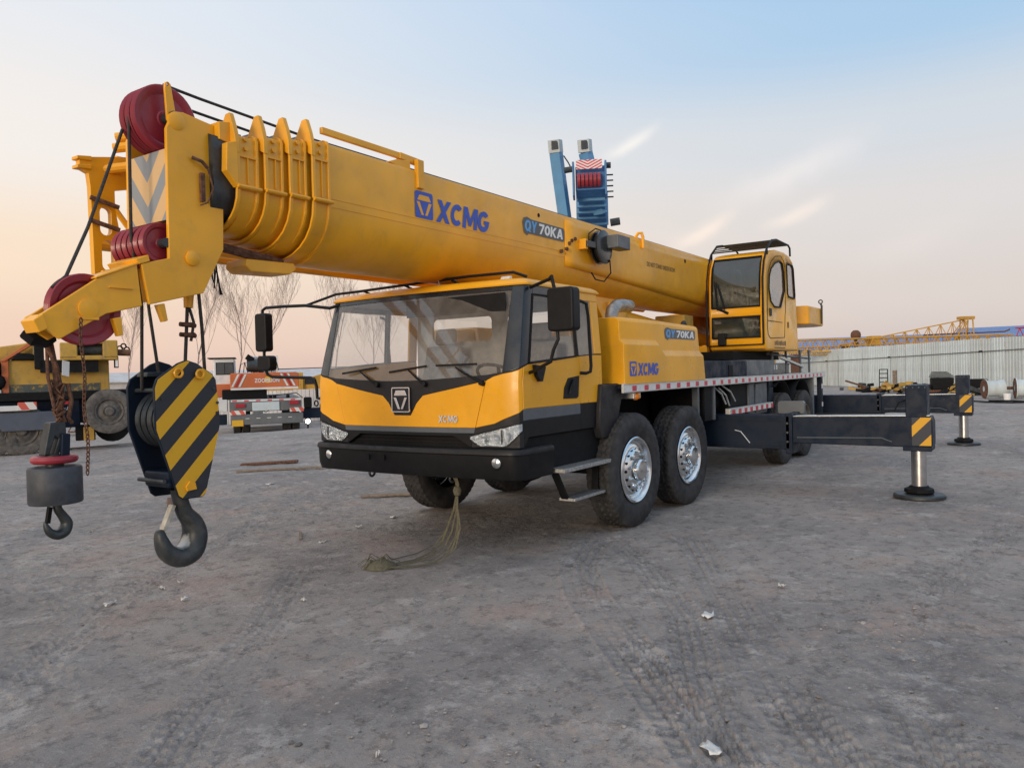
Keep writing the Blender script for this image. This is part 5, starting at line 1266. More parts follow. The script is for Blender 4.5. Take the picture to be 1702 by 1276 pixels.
# ---------------------------------------------------------------- tow strap tied to the bumper
TS = thing('tow_strap', 'frayed olive tow sling tied under the bumper and trailing on the dirt', 'tow strap', (2.0,.5,0))
def strand(pts, r=.012, name='strand', flat=.45):
    MB().tube([(x-2.0, y-.5, z) for x, y, z in pts], r*.72, 6, flat=flat).build(name, M['strap'], TS)
K = (1.96,.53,.60)
strand([(1.99,.50,.74),(1.96,.515,.68),K], .022); strand([(1.98,.53,.73),(1.975,.55,.66),K], .02)
MB().lathe([(0,.05),(.03,.035),(.042,0),(.03,-.04),(0,-.06)], (-.04,.03,.60), 'z', 10).build('knot', M['strap'], TS)
strand([K,(1.93,.46,.42),(1.90,.36,.25),(1.92,.30,.10),(2.05,.28,.03),(2.30,.30,.018),(2.55,.22,.018)], .016)
strand([K,(1.98,.54,.40),(2.00,.56,.22),(2.10,.55,.08),(2.28,.53,.022),(2.45,.46,.018),(2.62,.30,.02)], .017)
strand([K,(1.95,.50,.40),(1.93,.43,.22),(1.97,.38,.09),(2.12,.36,.025),(2.35,.34,.018),(2.58,.24,.02)], .013)
strand([K,(1.99,.55,.45),(2.02,.60,.28),(2.12,.62,.12),(2.30,.60,.03),(2.52,.45,.018),(2.66,.28,.02)], .012)
strand([K,(1.94,.48,.44),(1.88,.38,.30),(1.84,.26,.16),(1.88,.18,.06),(2.10,.16,.02),(2.40,.12,.02)], .008)
strand([K,(1.96,.53,.35),(1.97,.50,.18),(2.04,.46,.07),(2.2,.44,.02),(2.5,.33,.02)], .010)
for i in range(14):
    t = random.random()*6.3; r = random.uniform(.08,.2); cx, cy = 2.56, .10
    strand([(2.56+random.uniform(-.05,.05), .16+random.uniform(-.05,.05), .03),(cx+r*.6*math.cos(t), cy+r*.6*math.sin(t), .05+.05*random.random()),(cx+r*math.cos(t), cy+r*math.sin(t), .015)], .009, 'frayed_end')
MB().lathe([(0,.07),(.06,.06),(.12,.035),(.15,.005)], (.60,-.33,0), 'z', 12).build('bunched_webbing', M['strap'], TS)

# ---------------------------------------------------------------- right fence
M['fence'] = paint('grey_fence_sheet', (.56,.64,.66), .55, 0, .30, (.25,.20,.17), var=.07)
M['fencel'] = paint('white_fence_sheet', (.62,.60,.60), .6, 0, .3, (.35,.28,.25), var=.07)
def per_panel(m, amt=.22):
    """each sheet of a fence is weathered a little differently"""
    nt = m.node_tree; bs = nt.nodes['Principled BSDF']; src = bs.inputs['Base Color'].links[0].from_socket
    oi = nt.nodes.new('ShaderNodeObjectInfo'); nt.links.new(mixc(nt, rng(nt, oi.outputs['Random'], 0, 1, 0, amt), src, (.22,.20,.17)), bs.inputs['Base Color'])
per_panel(M['fence']); per_panel(M['fencel'])
def fence_line(name, label, A, B, h, matn, pw=.95, rail=True, postgap=12):
    A = Vector((A[0],A[1],0)); B = Vector((B[0],B[1],0)); d = (B-A); n = int(d.length/pw); d.normalize()
    F = thing(name, label, 'fence', (A.x, A.y, 0), math.atan2(d.y, d.x))
    prof = []; ribs = 4
    for i in range(ribs):
        x0 = pw*i/ribs; q = pw/ribs
        prof += [(x0, 0), (x0+q*.55, 0), (x0+q*.63, -.03), (x0+q*.92, -.03)]
    prof.append((pw-.006, -.0))
    me = finish(MB().grid([[(x, y, 0) for x, y in prof], [(x, y, h) for x, y in prof]]), 'panel', M[matn], 20)
    for i in range(n):
        p = A+d*(pw*i); z = gz(p.x, p.y)
        share('panel', me, F, Matrix.Translation((pw*i, random.uniform(-.012,.012), z+random.uniform(-.015,.015))) @ Matrix.Rotation(random.uniform(-.006,.006), 4, 'Y'))
    if rail:
        z = gz(A.x, A.y); z2 = gz(B.x, B.y); D = n*pw
        for k in (h-.42,): MB().obox((0,-.065,z+k),(D,-.065,z2+k), .035, .05).build('rail', M['grey'], F)
        x = 3.0
        while x < D:
            zz = z+(z2-z)*x/D; po = MB().box(x-.05,x+.05,-.14,-.084,zz,zz+h-.38).build('post', M['fence'], F); MB().box(x-.09,x+.09,-.16,-.085,zz+h-.46,zz+h-.36).build('rail_clamp', M['under'], po); x += postgap
    return F
fence_line('sheet_fence', 'long grey corrugated sheet fence behind the scrap on the right', (-74,-21.3), (-22.5,15.5), 2.8, 'fence', .95, True, 9.5)
fence_line('sheet_fence', 'pale corrugated sheet fence behind the white and orange crane', (-16.2,-40.3), (-27.5,-23.7), 1.86, 'fencel', .95, False)

# ---------------------------------------------------------------- sheds beyond the fences
M['roofblue'] = paint('blue_roof_sheet', (.13,.22,.44), .5, 0, .25, (.3,.3,.33))
M['shedwall'] = paint('shed_wall_white', (.58,.56,.55), .7, 0, .3, (.35,.3,.27))
def shed(loc, rz, L, W, ez, rz_, label, roof='roofblue'):
    s = thing('shed', label, 'building', loc, rz)
    MB().box(-L/2, L/2, -W/2, W/2, 0, ez).build('wall', M['shedwall'], s)
    e = .4
    MB().prism([(-W/2-e,ez-.05),(0,rz_),(W/2+e,ez-.05),(W/2+e,ez+.05),(0,rz_+.12),(-W/2-e,ez+.05)], 'x', -L/2-e, L/2+e).build('roof', M[roof], s)
    for i in range(int(L/6)):
        MB().box(-L/2+2+6*i, -L/2+4.2+6*i, -W/2-.03, -W/2+.02, 1.2, 2.2).build('window', M['satin'], s)
    return s
def face(p):   # rotation so that local +Y points away from the camera
    return math.atan2(p[1]-4.892, p[0]-7.466)-PI/2
P1 = (-90,-13); shed((P1[0],P1[1],0), face(P1)+.06, 30, 14, 3.3, 4.65, 'long low shed with a faded blue roof behind the grey fence')
P2 = (-92,4.6); shed((P2[0],P2[1],0), face(P2)-.02, 13, 10, 4.1, 5.15, 'shed with a blue roof beyond the raised lattice tip')
P3 = (-95,18.0); shed((P3[0],P3[1],0), face(P3), 12, 10, 4.0, 4.9, 'blue roofed shed at the far right edge beyond the fence')
P4 = (-27,-53); shed((P4[0],P4[1],-1), face(P4), 30, 8, 2.7, 3.3, 'long low white shed far behind the dirty yellow crane', 'shedwall')

# ---------------------------------------------------------------- lattice booms beyond the fence
M['latyel'] = paint('lattice_yellow', (.55,.30,.04), .6, 0, .5, (.22,.11,.06), wear=.4, wearcol=(.20,.09,.05))
M['latred'] = paint('lattice_red', (.50,.035,.07), .55, 0, .25)
def lattice(name, label, base, rz, L, h0, h1, w, n, z0, mat, tilt=0, r=.05):
    """lattice boom along local x, section height h0 at the foot growing to h1 at the tip"""
    t = thing(name, label, 'lattice boom', base, rz)
    f = lambda x: h0+(h1-h0)*x/L; zb = lambda x: z0+tilt*x
    for y in (-w/2, w/2):
        MB().cyl((0,y,zb(0)),(L,y,zb(L)),r,n=6).build('chord', M[mat], t)
    ys = (-w/2, w/2) if h0 > .5 else (0,)
    for y in ys: MB().cyl((0,y,zb(0)+f(0)),(L,y,zb(L)+f(L)),r,n=6).build('chord', M[mat], t)
    for i in range(n):
        a = L*i/n; b = L*(i+1)/n
        for y in (-w/2, w/2):
            yt = y if len(ys) > 1 else 0
            MB().cyl((a,y,zb(a)),((a+b)/2,yt,zb((a+b)/2)+f((a+b)/2)),r*.6,n=5).build('lacing', M[mat], t)
            MB().cyl(((a+b)/2,yt,zb((a+b)/2)+f((a+b)/2)),(b,y,zb(b)),r*.6,n=5).build('lacing', M[mat], t)
        MB().cyl((a,-w/2,zb(a)),(b,w/2,zb(b)),r*.5,n=5).build('lacing', M[mat], t)
    return t
d_ = math.atan2(8.4,-5.73)
la = lattice('lattice_boom', 'yellow lattice boom rising to a high tip behind the grey fence', (-56.5,-7.73,0), d_, 10.2, .05, 1.75, 1.0, 11, 3.05, 'latyel', .012)
for dx in (0, .6):
    for y in (-.5, .5): MB().cyl((10.2-dx,y,3.1),(10.2-dx,y*.6,4.95),.05,n=6).build('end_post', M['latyel'], la)
for y in (-.5, .5): MB().cyl((8.6,y,3.1),(9.9,y*.6,4.9),.04,n=6).build('lacing', M['latyel'], la)
MB().box(9.3,10.4,-.3,.3,4.85,5.08).build('tip_plate', M['latyel'], la, .01)
MB().box(2.3,3.0,-.5,.5,3.0,3.75).build('drum_frame', M['latyel'], la, .02)
for x in (.5,5,9.8): MB().box(x-.15,x+.15,-.45,.45,0,3.06).build('trestle', M['rust'], la)
lb = lattice('lattice_boom', 'low yellow lattice boom lying level just above the grey fence top', (-54.0,-11.4,0), d_, 17.6, .95, .85, 1.2, 22, 2.62, 'latyel', .006, .06)
for x in (1,6,11,16): MB().box(x-.15,x+.15,-.6,.6,0,2.5).build('trestle', M['rust'], lb)
lc_ = lattice('lattice_boom', 'rusty lattice section stacked behind the operator cab end of the fence', (-52.5,-14.6,0), d_, 9, .6, .6, 1.0, 12, 2.35, 'latyel', .01)
for x in (1,8): MB().box(x-.15,x+.15,-.6,.6,0,2.3).build('trestle', M['rust'], lc_)
MB().tube([(11,0,3.72),(13.2,0,3.78),(15.5,0,3.80),(17.3,0,3.84),(17.7,0,4.0)], .06, 6).build('hook_rod', M['rust'], lb)
rb = MB().lathe([(0,.40),(.18,.38),(.34,.22),(.38,0),(.34,-.2),(.3,-.3),(0,-.3)], (0,0,0), 'z', 18).build('rope_drum', M['rust'], None); rb.location = (-57.4,-6.7,3.85); tag(rb, 'rusty red drum sitting on the yellow lattice boom', 'drum')
MB().box(-.1,.1,-.1,.1,-3.85,-.3).build('drum_stand', M['rust'], rb)
lr = lattice('lattice_mast', 'red and white lattice mast section at the right edge above the fence', (-61.4,3.9,0), d_+.1, 6, .75, .75, .8, 9, 3.25, 'latred', 0, .06)
for x in (.5,5.5): MB().box(x-.15,x+.15,-.4,.4,0,3.2).build('trestle', M['rust'], lr)
for i in range(9): MB().obox((.33+.66*i,-.41,3.30),(.66*i+.1,-.41,3.96), .05, .09).build('white_lacing', M['whitetape'], lr)

# ---------------------------------------------------------------- scrap by the fence
def at(px_pos, z=0): return px_pos
def drum(loc, rz, r, L, label):
    o = thing('wheel_hub', label, 'wheel hub', loc, rz)
    MB().lathe([(0,.0),(r*.35,.0),(r*.38,.05),(r*.5,.06),(r*1.0,.02),(r,.06),(r*.82,.08),(r*.80,L*.75),(r*.9,L*.8),(r*.9,L),(0,L)], (0,0,r), 'x', 26).build('drum_shell', M['fence'], o, smooth=30)
    MB().lathe([(r*.3,-.012),(r*.98,-.008),(r*.98,.012)], (0,0,r), 'x', 26).build('flange_face', M['rust'], o)
    for i in range(8):
        t = i*PI/4; MB().cyl((-.03,r*.75*math.cos(t),r+r*.75*math.sin(t)),(.0,r*.75*math.cos(t),r+r*.75*math.sin(t)),.03,n=6).build('stud', M['rust'], o)
    return o
f1 = face((-31.3,3.34)); drum((-31.7,3.0,0), f1+.35, .42, .75, 'rusty flanged wheel hub lying by the fence, the left of the two')
drum((-31.6,4.12,0), f1+.12, .44, .8, 'pale wheel hub cut off by the right edge of the picture')
sh = MB().cyl((0,-.0,.42),(0,1.1,.42),.07,n=10).build('axle_shaft', M['rust'], None); sh.location = (-32.6,3.3,0); tag(sh, 'rusty axle shaft lying between the two wheel hubs', 'axle')
en = thing('scrap_engine', 'dark greasy engine block standing by the fence beside the rear outrigger', 'engine', (-36.5,1.0,0), face((-36.5,1))+.2)
MB().box(-.50,.45,-.35,.35,.25,.85).build('block', M['under'], en, .05, 2)
for i in range(5): MB().box(-.55+.03*i,.5-.08*i,-.3,.3,.87+.06*i,.91+.06*i).build('fin', M['dsteel'], en)
MB().torus((.7,0,.5), .35, .04, 'y', 18, 6).build('hose', M['fence'], en)
MB().box(-1.4,-.6,-.3,.3,.0,.55).build('gearbox', M['dsteel'], en, .06)
MB().box(.7,1.9,-.4,.4,.3,.75).build('sump', M['under'], en, .05)
MB().box(-1.5,2.0,-.4,.4,0,.25).build('skid', M['rust'], en)
fr_ = thing('ladder_rack', 'small dark steel ladder frame standing among the scrap by the fence', 'steel frame', (-41.0,-2.55,0), face((-41,-2.5)))
for x in (0,.42): MB().obox((x,0,0),(x,0,1.30), .05, .05, (1,0,0)).build('upright', M['under'], fr_)
for z in (.3,.55,.8,1.05,1.28): MB().obox((0,0,z),(.42,0,z), .05, .05).build('rung', M['under'], fr_)
ps = MB().box(-.13,.13,-.1,.1,0,1.22).build('timber_post', M['wood'], None, .01); ps.location = (-41.0,-1.75,0); tag(ps, 'short brown timber post standing beside the scrap frame', 'post')
def heap(loc, label, n, spread, seed, mat='rust'):
    t = thing('scrap_heap', label, 'scrap heap', loc); rr = random.Random(seed)
    for i in range(n):
        x, y = rr.gauss(0, spread), rr.gauss(0, spread*.6); z = max(.05, .55-.35*(abs(x)/spread))*rr.random()+.08
        a = rr.random()*PI; l = rr.uniform(.15,.5); b = rr.uniform(-.5,.5)
        MB().obox((x-math.cos(a)*l, y-math.sin(a)*l, max(.04, z-b*l)), (x+math.cos(a)*l, y+math.sin(a)*l, max(.04, z+b*l)), rr.uniform(.06,.28), rr.uniform(.05,.2)).build('scrap_piece', M[rr.choice([mat,'under','dsteel','dyellow'])], t)
heap((-40.4,-2.9,0), 'low heap of dark scrap left of the timber post', 12, .6, 1)
heap((-40.5,-.9,0), 'heap of rusty scrap between the timber post and the jack', 14, .7, 2)
heap((-34.8,2.1,0), 'dark scrap pieces left of the rusty wheel hub', 12, .6, 3)
heap((-43.5,-3.9,0), 'scrap heap against the fence left of the ladder rack', 14, .8, 8)
heap((-39.0,-1.6,0), 'low scrap heap just right of the timber post', 14, .7, 9, 'dyellow')
heap((-35.6,1.7,0), 'scrap heap between the engine block and the wheel hubs', 14, .6, 10)
heap((-32.6,5.4,0), 'low heap of rusty scrap right of the pale wheel hub', 10, .5, 4)
heap((-37.6,-.2,0), 'dark scrap pieces beside the greasy engine block', 12, .5, 6)
for (bx_, by_, lb_) in ((-29.6,3.9,'white bucket standing on the dirt before the pale wheel hub'),):
    bk = MB().lathe([(0,0),(.11,0),(.14,.28),(.15,.28),(.13,.29),(.10,.02)], (0,0,0), 'z', 16).build('bucket', M['white'], None); bk.location = (bx_, by_, 0); tag(bk, lb_, 'bucket')
hs = MB().tube([(0,0,.04),(.5,.5,.04),(1.2,.8,.05),(1.5,1.6,.04),(1.0,2.2,.04),(.2,1.6,.05),(-.2,.8,.04)], .035, 6).build('hose', M['under'], None); hs.location = (-28.6,2.5,0); tag(hs, 'black hose lying on the dirt in front of the wheel hubs', 'hose')

# ---------------------------------------------------------------- blue crane behind
M['cblue'] = paint('blue_crane_paint', (.045,.17,.38), .5, .1, .3, (.12,.14,.16))
M['lcblue'] = paint('light_blue_crane_paint', (.11,.30,.52), .5, .1, .3, (.2,.22,.24))
M['redchev'] = stripes('red_white_chevron_print', (.60,.05,.07), (.72,.70,.68), (.5, 0, -1, 'a  '), .115, .5)
BC = thing('blue_crane', 'blue crane parked far behind with its boom and two struts raised', 'crane', (-23.25,-11.55,0), face((-23.25,-11.55)))
# local frame: x to the right, y away, z up; the boom leans towards the viewer
bd = Vector((.15, 9.5, -1.6)); H = Vector((.10,-3.6,9.35))
for k, (w, h, a, b) in enumerate(((1.30,1.45,.34,1.0),(1.24,1.36,.27,.36),(1.18,1.28,.21,.29),(1.12,1.2,.15,.23),(1.06,1.12,.09,.17))):
    p0 = H+bd*a; p1 = H+bd*b; MB().obox(p0, p1, w, h).build('boom_section', M['cblue'], BC, .04, 2)
    q = H+bd*(a+.012); MB().obox(H+bd*a, q, w+.10, h+.10).build('boom_collar', M['lcblue'], BC, .02)
MB().obox(H, H+bd*.10, 1.2, 1.0).build('boom_head', M['cblue'], BC, .03)
for s in (-1, 1): MB().box(s*.60+.06,s*.68+.06,-3.9,-3.0,8.6,9.95).build('head_cheek', M['cblue'], BC, .02)
MB().prism([(-.46,9.62),(.56,9.62),(.56,9.98),(-.46,9.98)], 'y', -3.95, -3.9).build('chevron_board', M['redchev'], BC)
for i in range(6): MB().lathe([(.05,0),(.26,.02),(.29,.0),(.29,.12),(.26,.13),(.05,.13)], (-.43+.16*i,-3.75,9.22), 'x', 20).build('head_sheave', M['red'], BC)
for i in range(5): MB().box(.75,1.0,-3.5,-3.46,8.55+.22*i,8.60+.22*i).build('rope_guide', M['under'], BC)
MB().cyl((-.62,-3.4,9.78),(-.95,-3.4,9.74),.12,n=10).build('head_pin', M['dsteel'], BC)
MB().cyl((.72,-3.4,9.86),(.92,-3.4,9.86),.12,n=10).build('head_pin', M['dsteel'], BC)
for s, (x0, x1, z1, z0) in ((-1,(-.98,-1.30,11.1,7.8)), (1,(.50,-.08,11.05,8.3))):
    st = MB().obox((x0,-1.6,z0),(x1,-2.4,z1-.35), .46, .40).build('strut', M['lcblue'], BC, .02)
    MB().obox((x1+ (x1-x0)*.0,-2.4,z1-.36),(x1-.03,-2.5,z1+.15), .50, .46).build('strut_head', M['fence'], st, .02)
    MB().box(x1-.17,x1+.10,-2.75,-2.64,z1-.28,z1+.05).build('strut_window', M['satin'], st)
MB().obox((-1.0,-1.6,7.9),(.2,-1.3,7.7), .4, .35).build('strut_foot', M['cblue'], BC)
MB().cyl((.9,-1.6,7.9),(1.3,-1.6,7.95),.16,n=10).build('strut_winch', M['dsteel'], BC)
MB().tube([(-.98,-2.4,10.6),(-.8,-2.9,10.2),(-.66,-3.4,9.8)], .03, 5).build('stay_rope', M['rope'], BC)
MB().tube([(-1.40,-2.0,10.2),(-1.32,-1.8,8.8),(-1.26,-1.6,7.4)], .02, 5).build('stay_rope', M['rope'], BC)
MB().box(-1.2,1.2,4.5,8.0,1.5,7.0).build('turret', M['cblue'], BC, .1)
MB().cyl((0,4.8,2.0),(0,.9,8.2),.28,n=14).build('luffing_cylinder', M['cblue'], BC)
MB().box(-1.35,1.35,-2.0,9.0,.8,1.5).build('carrier', M['cblue'], BC, .05)
for y in (-1,.6,5.5,7.1):
    for s in (-1, 1): share('wheel', RIMD, BC, Matrix.Translation((s*1.15,y,.6)) @ Matrix.Rotation(-s*PI/2, 4, 'Z')); share('tyre', TYRE, BC, Matrix.Translation((s*1.15,y,.6)) @ Matrix.Rotation(-s*PI/2, 4, 'Z'))
# ---------------------------------------------------------------- white and orange crane seen from behind
M['orange'] = paint('orange_crane_paint', (.52,.13,.035), .5, .1, .35, (.25,.18,.15))
M['cwhite'] = paint('white_crane_paint', (.66,.66,.65), .5, .1, .3, (.30,.25,.22))
M['fgrey'] = paint('grey_carrier_paint', (.13,.14,.145), .6, 0, .4, (.22,.19,.17))
M['taillamp'] = plain('tail_lamp_red', (.35,.02,.03), .35)
M['plateyel'] = plain('yellow_number_plate', (.68,.38,.02), .5, 0, .15, 40)
M['boardchev'] = stripes('red_white_board_print', (.60,.10,.07), (.70,.66,.60), (1, 0, .6), .34, .5)
ZP = (-13.146,-21.731); ZC = thing('rear_view_crane', 'white and orange truck crane seen from behind, left of the cab', 'truck crane', (*ZP, gz(*ZP)), -3.8004)
zc = MB().box(-1.80,-.94,1.0,2.6,2.10,3.22).build('operator_cab', M['cwhite'], ZC, .06, 3)
MB().box(-1.69,-.98,.975,.998,2.55,3.07).build('rear_window_seal', M['black'], zc, .02)
for x0, x1 in ((-1.66,-1.345),(-1.325,-1.01)): MB().box(x0,x1,.96,.974,2.58,3.04).build('rear_window', M['cabglass'], zc)
MB().box(-2.0,-.90,.9,2.7,3.235,3.275).build('cab_roof_guard', M['under'], zc)
MB().prism([(-1.74,1.60),(-1.74,2.16),(-.95,2.16),(-.95,1.66),(-1.55,1.60)], 'y', .8, 2.6).build('turret_side', M['orange'], ZC, .03)
cw = MB().prism([(-1.12,1.92),(1.55,1.92),(1.62,2.02),(1.62,2.55),(1.50,2.60),(-1.05,2.60),(-1.12,2.55)], 'y', .2, 1.0).build('counterweight', M['orange'], ZC, .03)
MB().box(-1.10,1.58,.188,.198,1.90,1.985).build('white_band', M['cwhite'], cw)
for s, x0 in ((1,-1.08),(-1,1.12)):
    for k in range(3): MB().prism([(x0+.14*k,2.03),(x0+.14*k+.08,2.03),(x0+.14*k+.08+.26*s,2.55),(x0+.14*k+.26*s,2.55)], 'y', .186-.003*k, .197).build('chevron_bar', M['cwhite'] if k != 1 else M['taillamp'], cw)
lettering('lettering', 'ZOOMLION', M['cwhite'], cw, frame((-.16,.195,2.19), (1,0,0), (0,0,1)), .99, .17, .006, .03, 0)
MB().lathe([(0,0),(.14,0),(.14,.005)], (.36,.190,2.30), 'y', 20).build('round_decal', M['plateyel'], cw)
MB().box(-.25,.75,1.0,2.2,2.55,3.30).build('winch_housing', M['cwhite'], ZC, .05)
for x in (-.30,.02,.48,.72): MB().box(x,x+.09,.93,1.0,2.55,3.32).build('boom_foot_bar', M['taillamp'] if x in (.02,) else M['cwhite'], ZC)
MB().cyl((-.45,.9,2.9),(.2,.9,2.9),.26,n=16).build('winch_drum', M['dsteel'], ZC)
MB().obox((-.45,.8,3.30),(-.20,.85,3.12), .16, .22).build('work_lamp', M['under'], ZC)
MB().box(-.25,.75,1.0,10,3.05,3.65).xf(Matrix.Translation((0,0,-.42))).build('boom', M['cwhite'], ZC, .05)
MB().box(-1.45,.32,.4,2.4,1.50,1.93).build('turret_base', M['under'], ZC, .03)
MB().box(-1.17,1.69,0,9,1.0,1.52).build('carrier_deck', M['fgrey'], ZC, .03)
MB().box(-.28,.80,-.05,.0,1.02,1.38).build('rear_plate', M['fence'], ZC, .02)
for x0, z0 in ((-.93,1.18),(1.20,1.24)): MB().box(x0,x0+.38,-.06,-.002,z0,z0+.16).build('tail_lamp', M['taillamp'], ZC, .01)
for x0, z0 in ((-1.10,.90),(1.20,.95)): MB().box(x0,x0+.56,-.26,-.2,z0,z0+.17).build('chevron_board', M['boardchev'], ZC)
MB().box(-1.13,1.74,-.20,.15,.47,.90).build('rear_bumper', M['fgrey'], ZC, .03)
for i in range(5): MB().box(-.55+.42*i,-.40+.42*i,-.206,-.202,.72,.745).build('bumper_reflector', M['whitetape'], ZC)
npl = MB().box(-1.08,-.64,-.235,-.225,.43,.68).build('number_plate', M['plateyel'], ZC)
for y in (.9,2.3,6.3,7.7):
    for s in (-1, 1):
        r = share('wheel', RIMD, ZC, Matrix.Translation((.28+s*1.18,y,.6)) @ Matrix.Rotation(-s*PI/2, 4, 'Z')); share('tyre', TYRE, r)
        if y < 3: r = share('wheel', RIMD, ZC, Matrix.Translation((.28+s*.83,y,.6)) @ Matrix.Rotation(-s*PI/2, 4, 'Z')); share('tyre', TYRE, r)
MB().box(-1.75,-1.30,.3,.9,.48,.90).build('outrigger_box', M['navy'], ZC, .02)
MB().box(-1.72,-1.25,.2,.5,1.02,1.52).build('side_locker', M['cwhite'], ZC, .02)
MB().box(1.70,2.70,.2,.6,.62,1.06).build('outrigger_beam', M['navy'], ZC, .02)
MB().box(2.46,2.60,.25,.5,.1,1.2).build('jack_leg', M['under'], ZC)
MB().box(1.80,2.12,.1,.5,1.06,1.52).build('fuel_can', M['under'], ZC, .06)
for a, b in (((-.2,.0,1.58),(1.5,.1,1.72)),((1.5,.1,1.72),(1.75,.1,1.5))): MB().tube([a, b], .02, 6).build('cable', M['under'], ZC)
for x in (.45,.62,1.15): MB().cyl((x,.1,1.52),(x,.1,1.66),.07,n=8).build('valve', M['under'], ZC)
for k in range(9):
    a = (-.75+.16*k, .75+.05*(k % 3), 2.62); MB().tube([a, (a[0]+.05, .7, 2.95+.08*(k % 2)), (a[0]+.22, .8, 3.05), (a[0]+.30, .9, 2.7)], .018, 5).build('hydraulic_hose', M['under'], ZC)
for x0 in (-1.0,-.6,.15,.95,1.35): MB().tube([(x0,-.06,1.02),(x0+.1,-.08,.95),(x0+.22,-.06,1.04)], .015, 5).build('cable', M['under'], ZC)
MB().box(-1.10,1.68,-.03,.0,1.42,1.50).build('deck_edge', M['cwhite'], ZC)
for i in range(6): MB().box(-1.05+.46*i,-.87+.46*i,-.036,-.031,1.43,1.48).build('deck_reflector', M['redtape'], ZC)
LMP = thing('work_lamp', 'small work lamp shining white on the ground beside the orange crane', 'lamp', (-12.75,-18.35,gz(-12.75,-18.35)), face((-12.75,-18.35)))
ml, ntl, bsl = new_mat('lamp_glow'); bsl.inputs['Emission Color'].default_value = (1,.98,.92,1); bsl.inputs['Emission Strength'].default_value = 14; bsl.inputs['Base Color'].default_value = (1,1,1,1)
MB().lathe([(0,-.02),(.09,-.02),(.12,-.03),(.13,.0),(.13,.1),(.06,.16),(0,.16)], (0,0,.38), 'y', 20).build('lamp_body', M['black'], LMP)
MB().lathe([(0,-.05),(.055,-.042),(.085,-.022)], (0,0,.38), 'y', 20).build('lamp_lens', ml, LMP)
MB().box(-.03,.03,.02,.08,0,.30).build('lamp_stand', M['black'], LMP)

# yellow crane behind it, boom lying level
YB = thing('far_crane', 'yellow crane boom lying level beyond the pale fence beside the cab corner', 'crane', (-23.6,-30.9,gz(-23.6,-30.9)), face((-23.6,-30.9)))
MB().prism([(-3.2,1.95),(-.2,2.1),(-.2,2.45),(1.9,3.0),(5.0,3.05),(5.0,1.9),(-.4,1.75),(-3.2,1.72)], 'y', 0, 1.0).build('boom', M['latyel'], YB, .03)
MB().box(-.55,-.15,-.2,1.0,1.75,2.85).build('boom_rest', M['latyel'], YB, .02)
MB().box(-.05,.55,-.02,.0,2.15,2.55).build('boom_window', M['satin'], YB)
MB().cyl((-2.2,.5,3.08),(4.8,.5,3.16),.03,n=6).build('hoist_rope', M['rope'], YB)
MB().box(-3.0,5.0,-.2,1.4,.5,1.5).build('carrier', M['fgrey'], YB, .03)
for x in (-2.2,-.6,3.5): 
    r = share('wheel', RIMD, YB, Matrix.Translation((x,0,.6)) @ Matrix.Rotation(PI, 4, 'Z')); share('tyre', TYRE, r)

# ---------------------------------------------------------------- dirty yellow crane at the left edge
YC = thing('old_crane', 'dirty yellow truck crane with a spare wheel, parked at the left edge', 'truck crane', (-2.04,-14.95,0), -3.5883)
def X(px): return (px-100)/67.7
def Zp(py): return (750-py)/67.7
TO = finish(MB().add(*(lambda m: ([v.co[:] for v in m.vertices], [list(p.vertices) for p in m.polygons]))(TYRE)), 'tyre', M['rubberold'], 32)
for px in (0, 44, -62, -106):
    r = share('wheel', RIMD, YC, Matrix.Translation((X(px),.12,.56)) @ Matrix.Rotation(PI, 4, 'Z')); share('tyre', TO, r)
r = share('spare_wheel', RIMD, YC, Matrix.Translation((X(171),-.05,Zp(686))) @ Matrix.Rotation(PI, 4, 'Z') @ Matrix.Scale(.93, 4)); share('tyre', TO, r)
MB().box(X(-120),X(209),.25,2.6,Zp(664),Zp(650)).build('deck', M['under'], YC, .02)
MB().box(X(-120),X(207),.5,2.4,Zp(705),Zp(664)).build('carrier_body', M['navy'], YC, .03)
MB().box(X(102),X(128),.42,.5,Zp(712),Zp(660)).build('side_cabinet', M['navy'], YC, .02)
lettering('lettering', '-JS', M['white'], YC, frame((X(104),.412,Zp(682)), (1,0,0), (0,0,1)), .20, .085, .004, .02, .1)
MB().box(X(104),X(116),.41,.418,Zp(672),Zp(667)).build('side_marking', M['redtape'], YC)
ob = MB().prism([(X(8),Zp(682)),(X(93),Zp(682)),(X(93),Zp(712)),(X(18),Zp(712)),(X(6),Zp(690))], 'y', -.15, .3).build('outrigger_box', paint('slate_frame_paint', (.075,.09,.12), .55, 0, .4, (.16,.15,.14)), YC, .02)
MB().box(X(-4),X(56),-.2,.2,Zp(679),Zp(671)).build('marker_board', M['cwhite'], YC, .006)
MB().box(X(40),X(66),-.21,.2,Zp(678),Zp(666)).build('marker_board', M['boardchev'], YC, .006)
MB().lathe([(0,0),(.42,0),(.42,.6),(0,.6)], (X(177),.5,Zp(712)), 'y', 20).build('fuel_tank', M['under'], YC)
MB().box(X(120),X(150),.3,.5,Zp(735),Zp(708)).build('step_box', M['under'], YC, .02)
MB().box(X(132),X(148),.2,.35,Zp(735),Zp(712)).build('valve_block', M['dyellow'], YC, .01)
tb = MB().box(X(20),X(175),.6,2.2,Zp(655),Zp(596)).build('turret_box', M['dyellow'], YC, .03)
MB().box(X(17),X(27),.55,.6,Zp(655),Zp(594)).build('turret_edge', M['orange'], YC, .01)
MB().box(X(27),X(160),.585,.598,Zp(652),Zp(637)).build('scraped_panel', paint('greenish_bare_patch', (.07,.085,.08), .7, 0, .4, (.30,.19,.05), wear=.45, wearcol=(.36,.22,.04)), YC)
MB().box(X(72),X(158),.3,.6,Zp(618),Zp(598)).build('winch_recess', M['under'], YC)
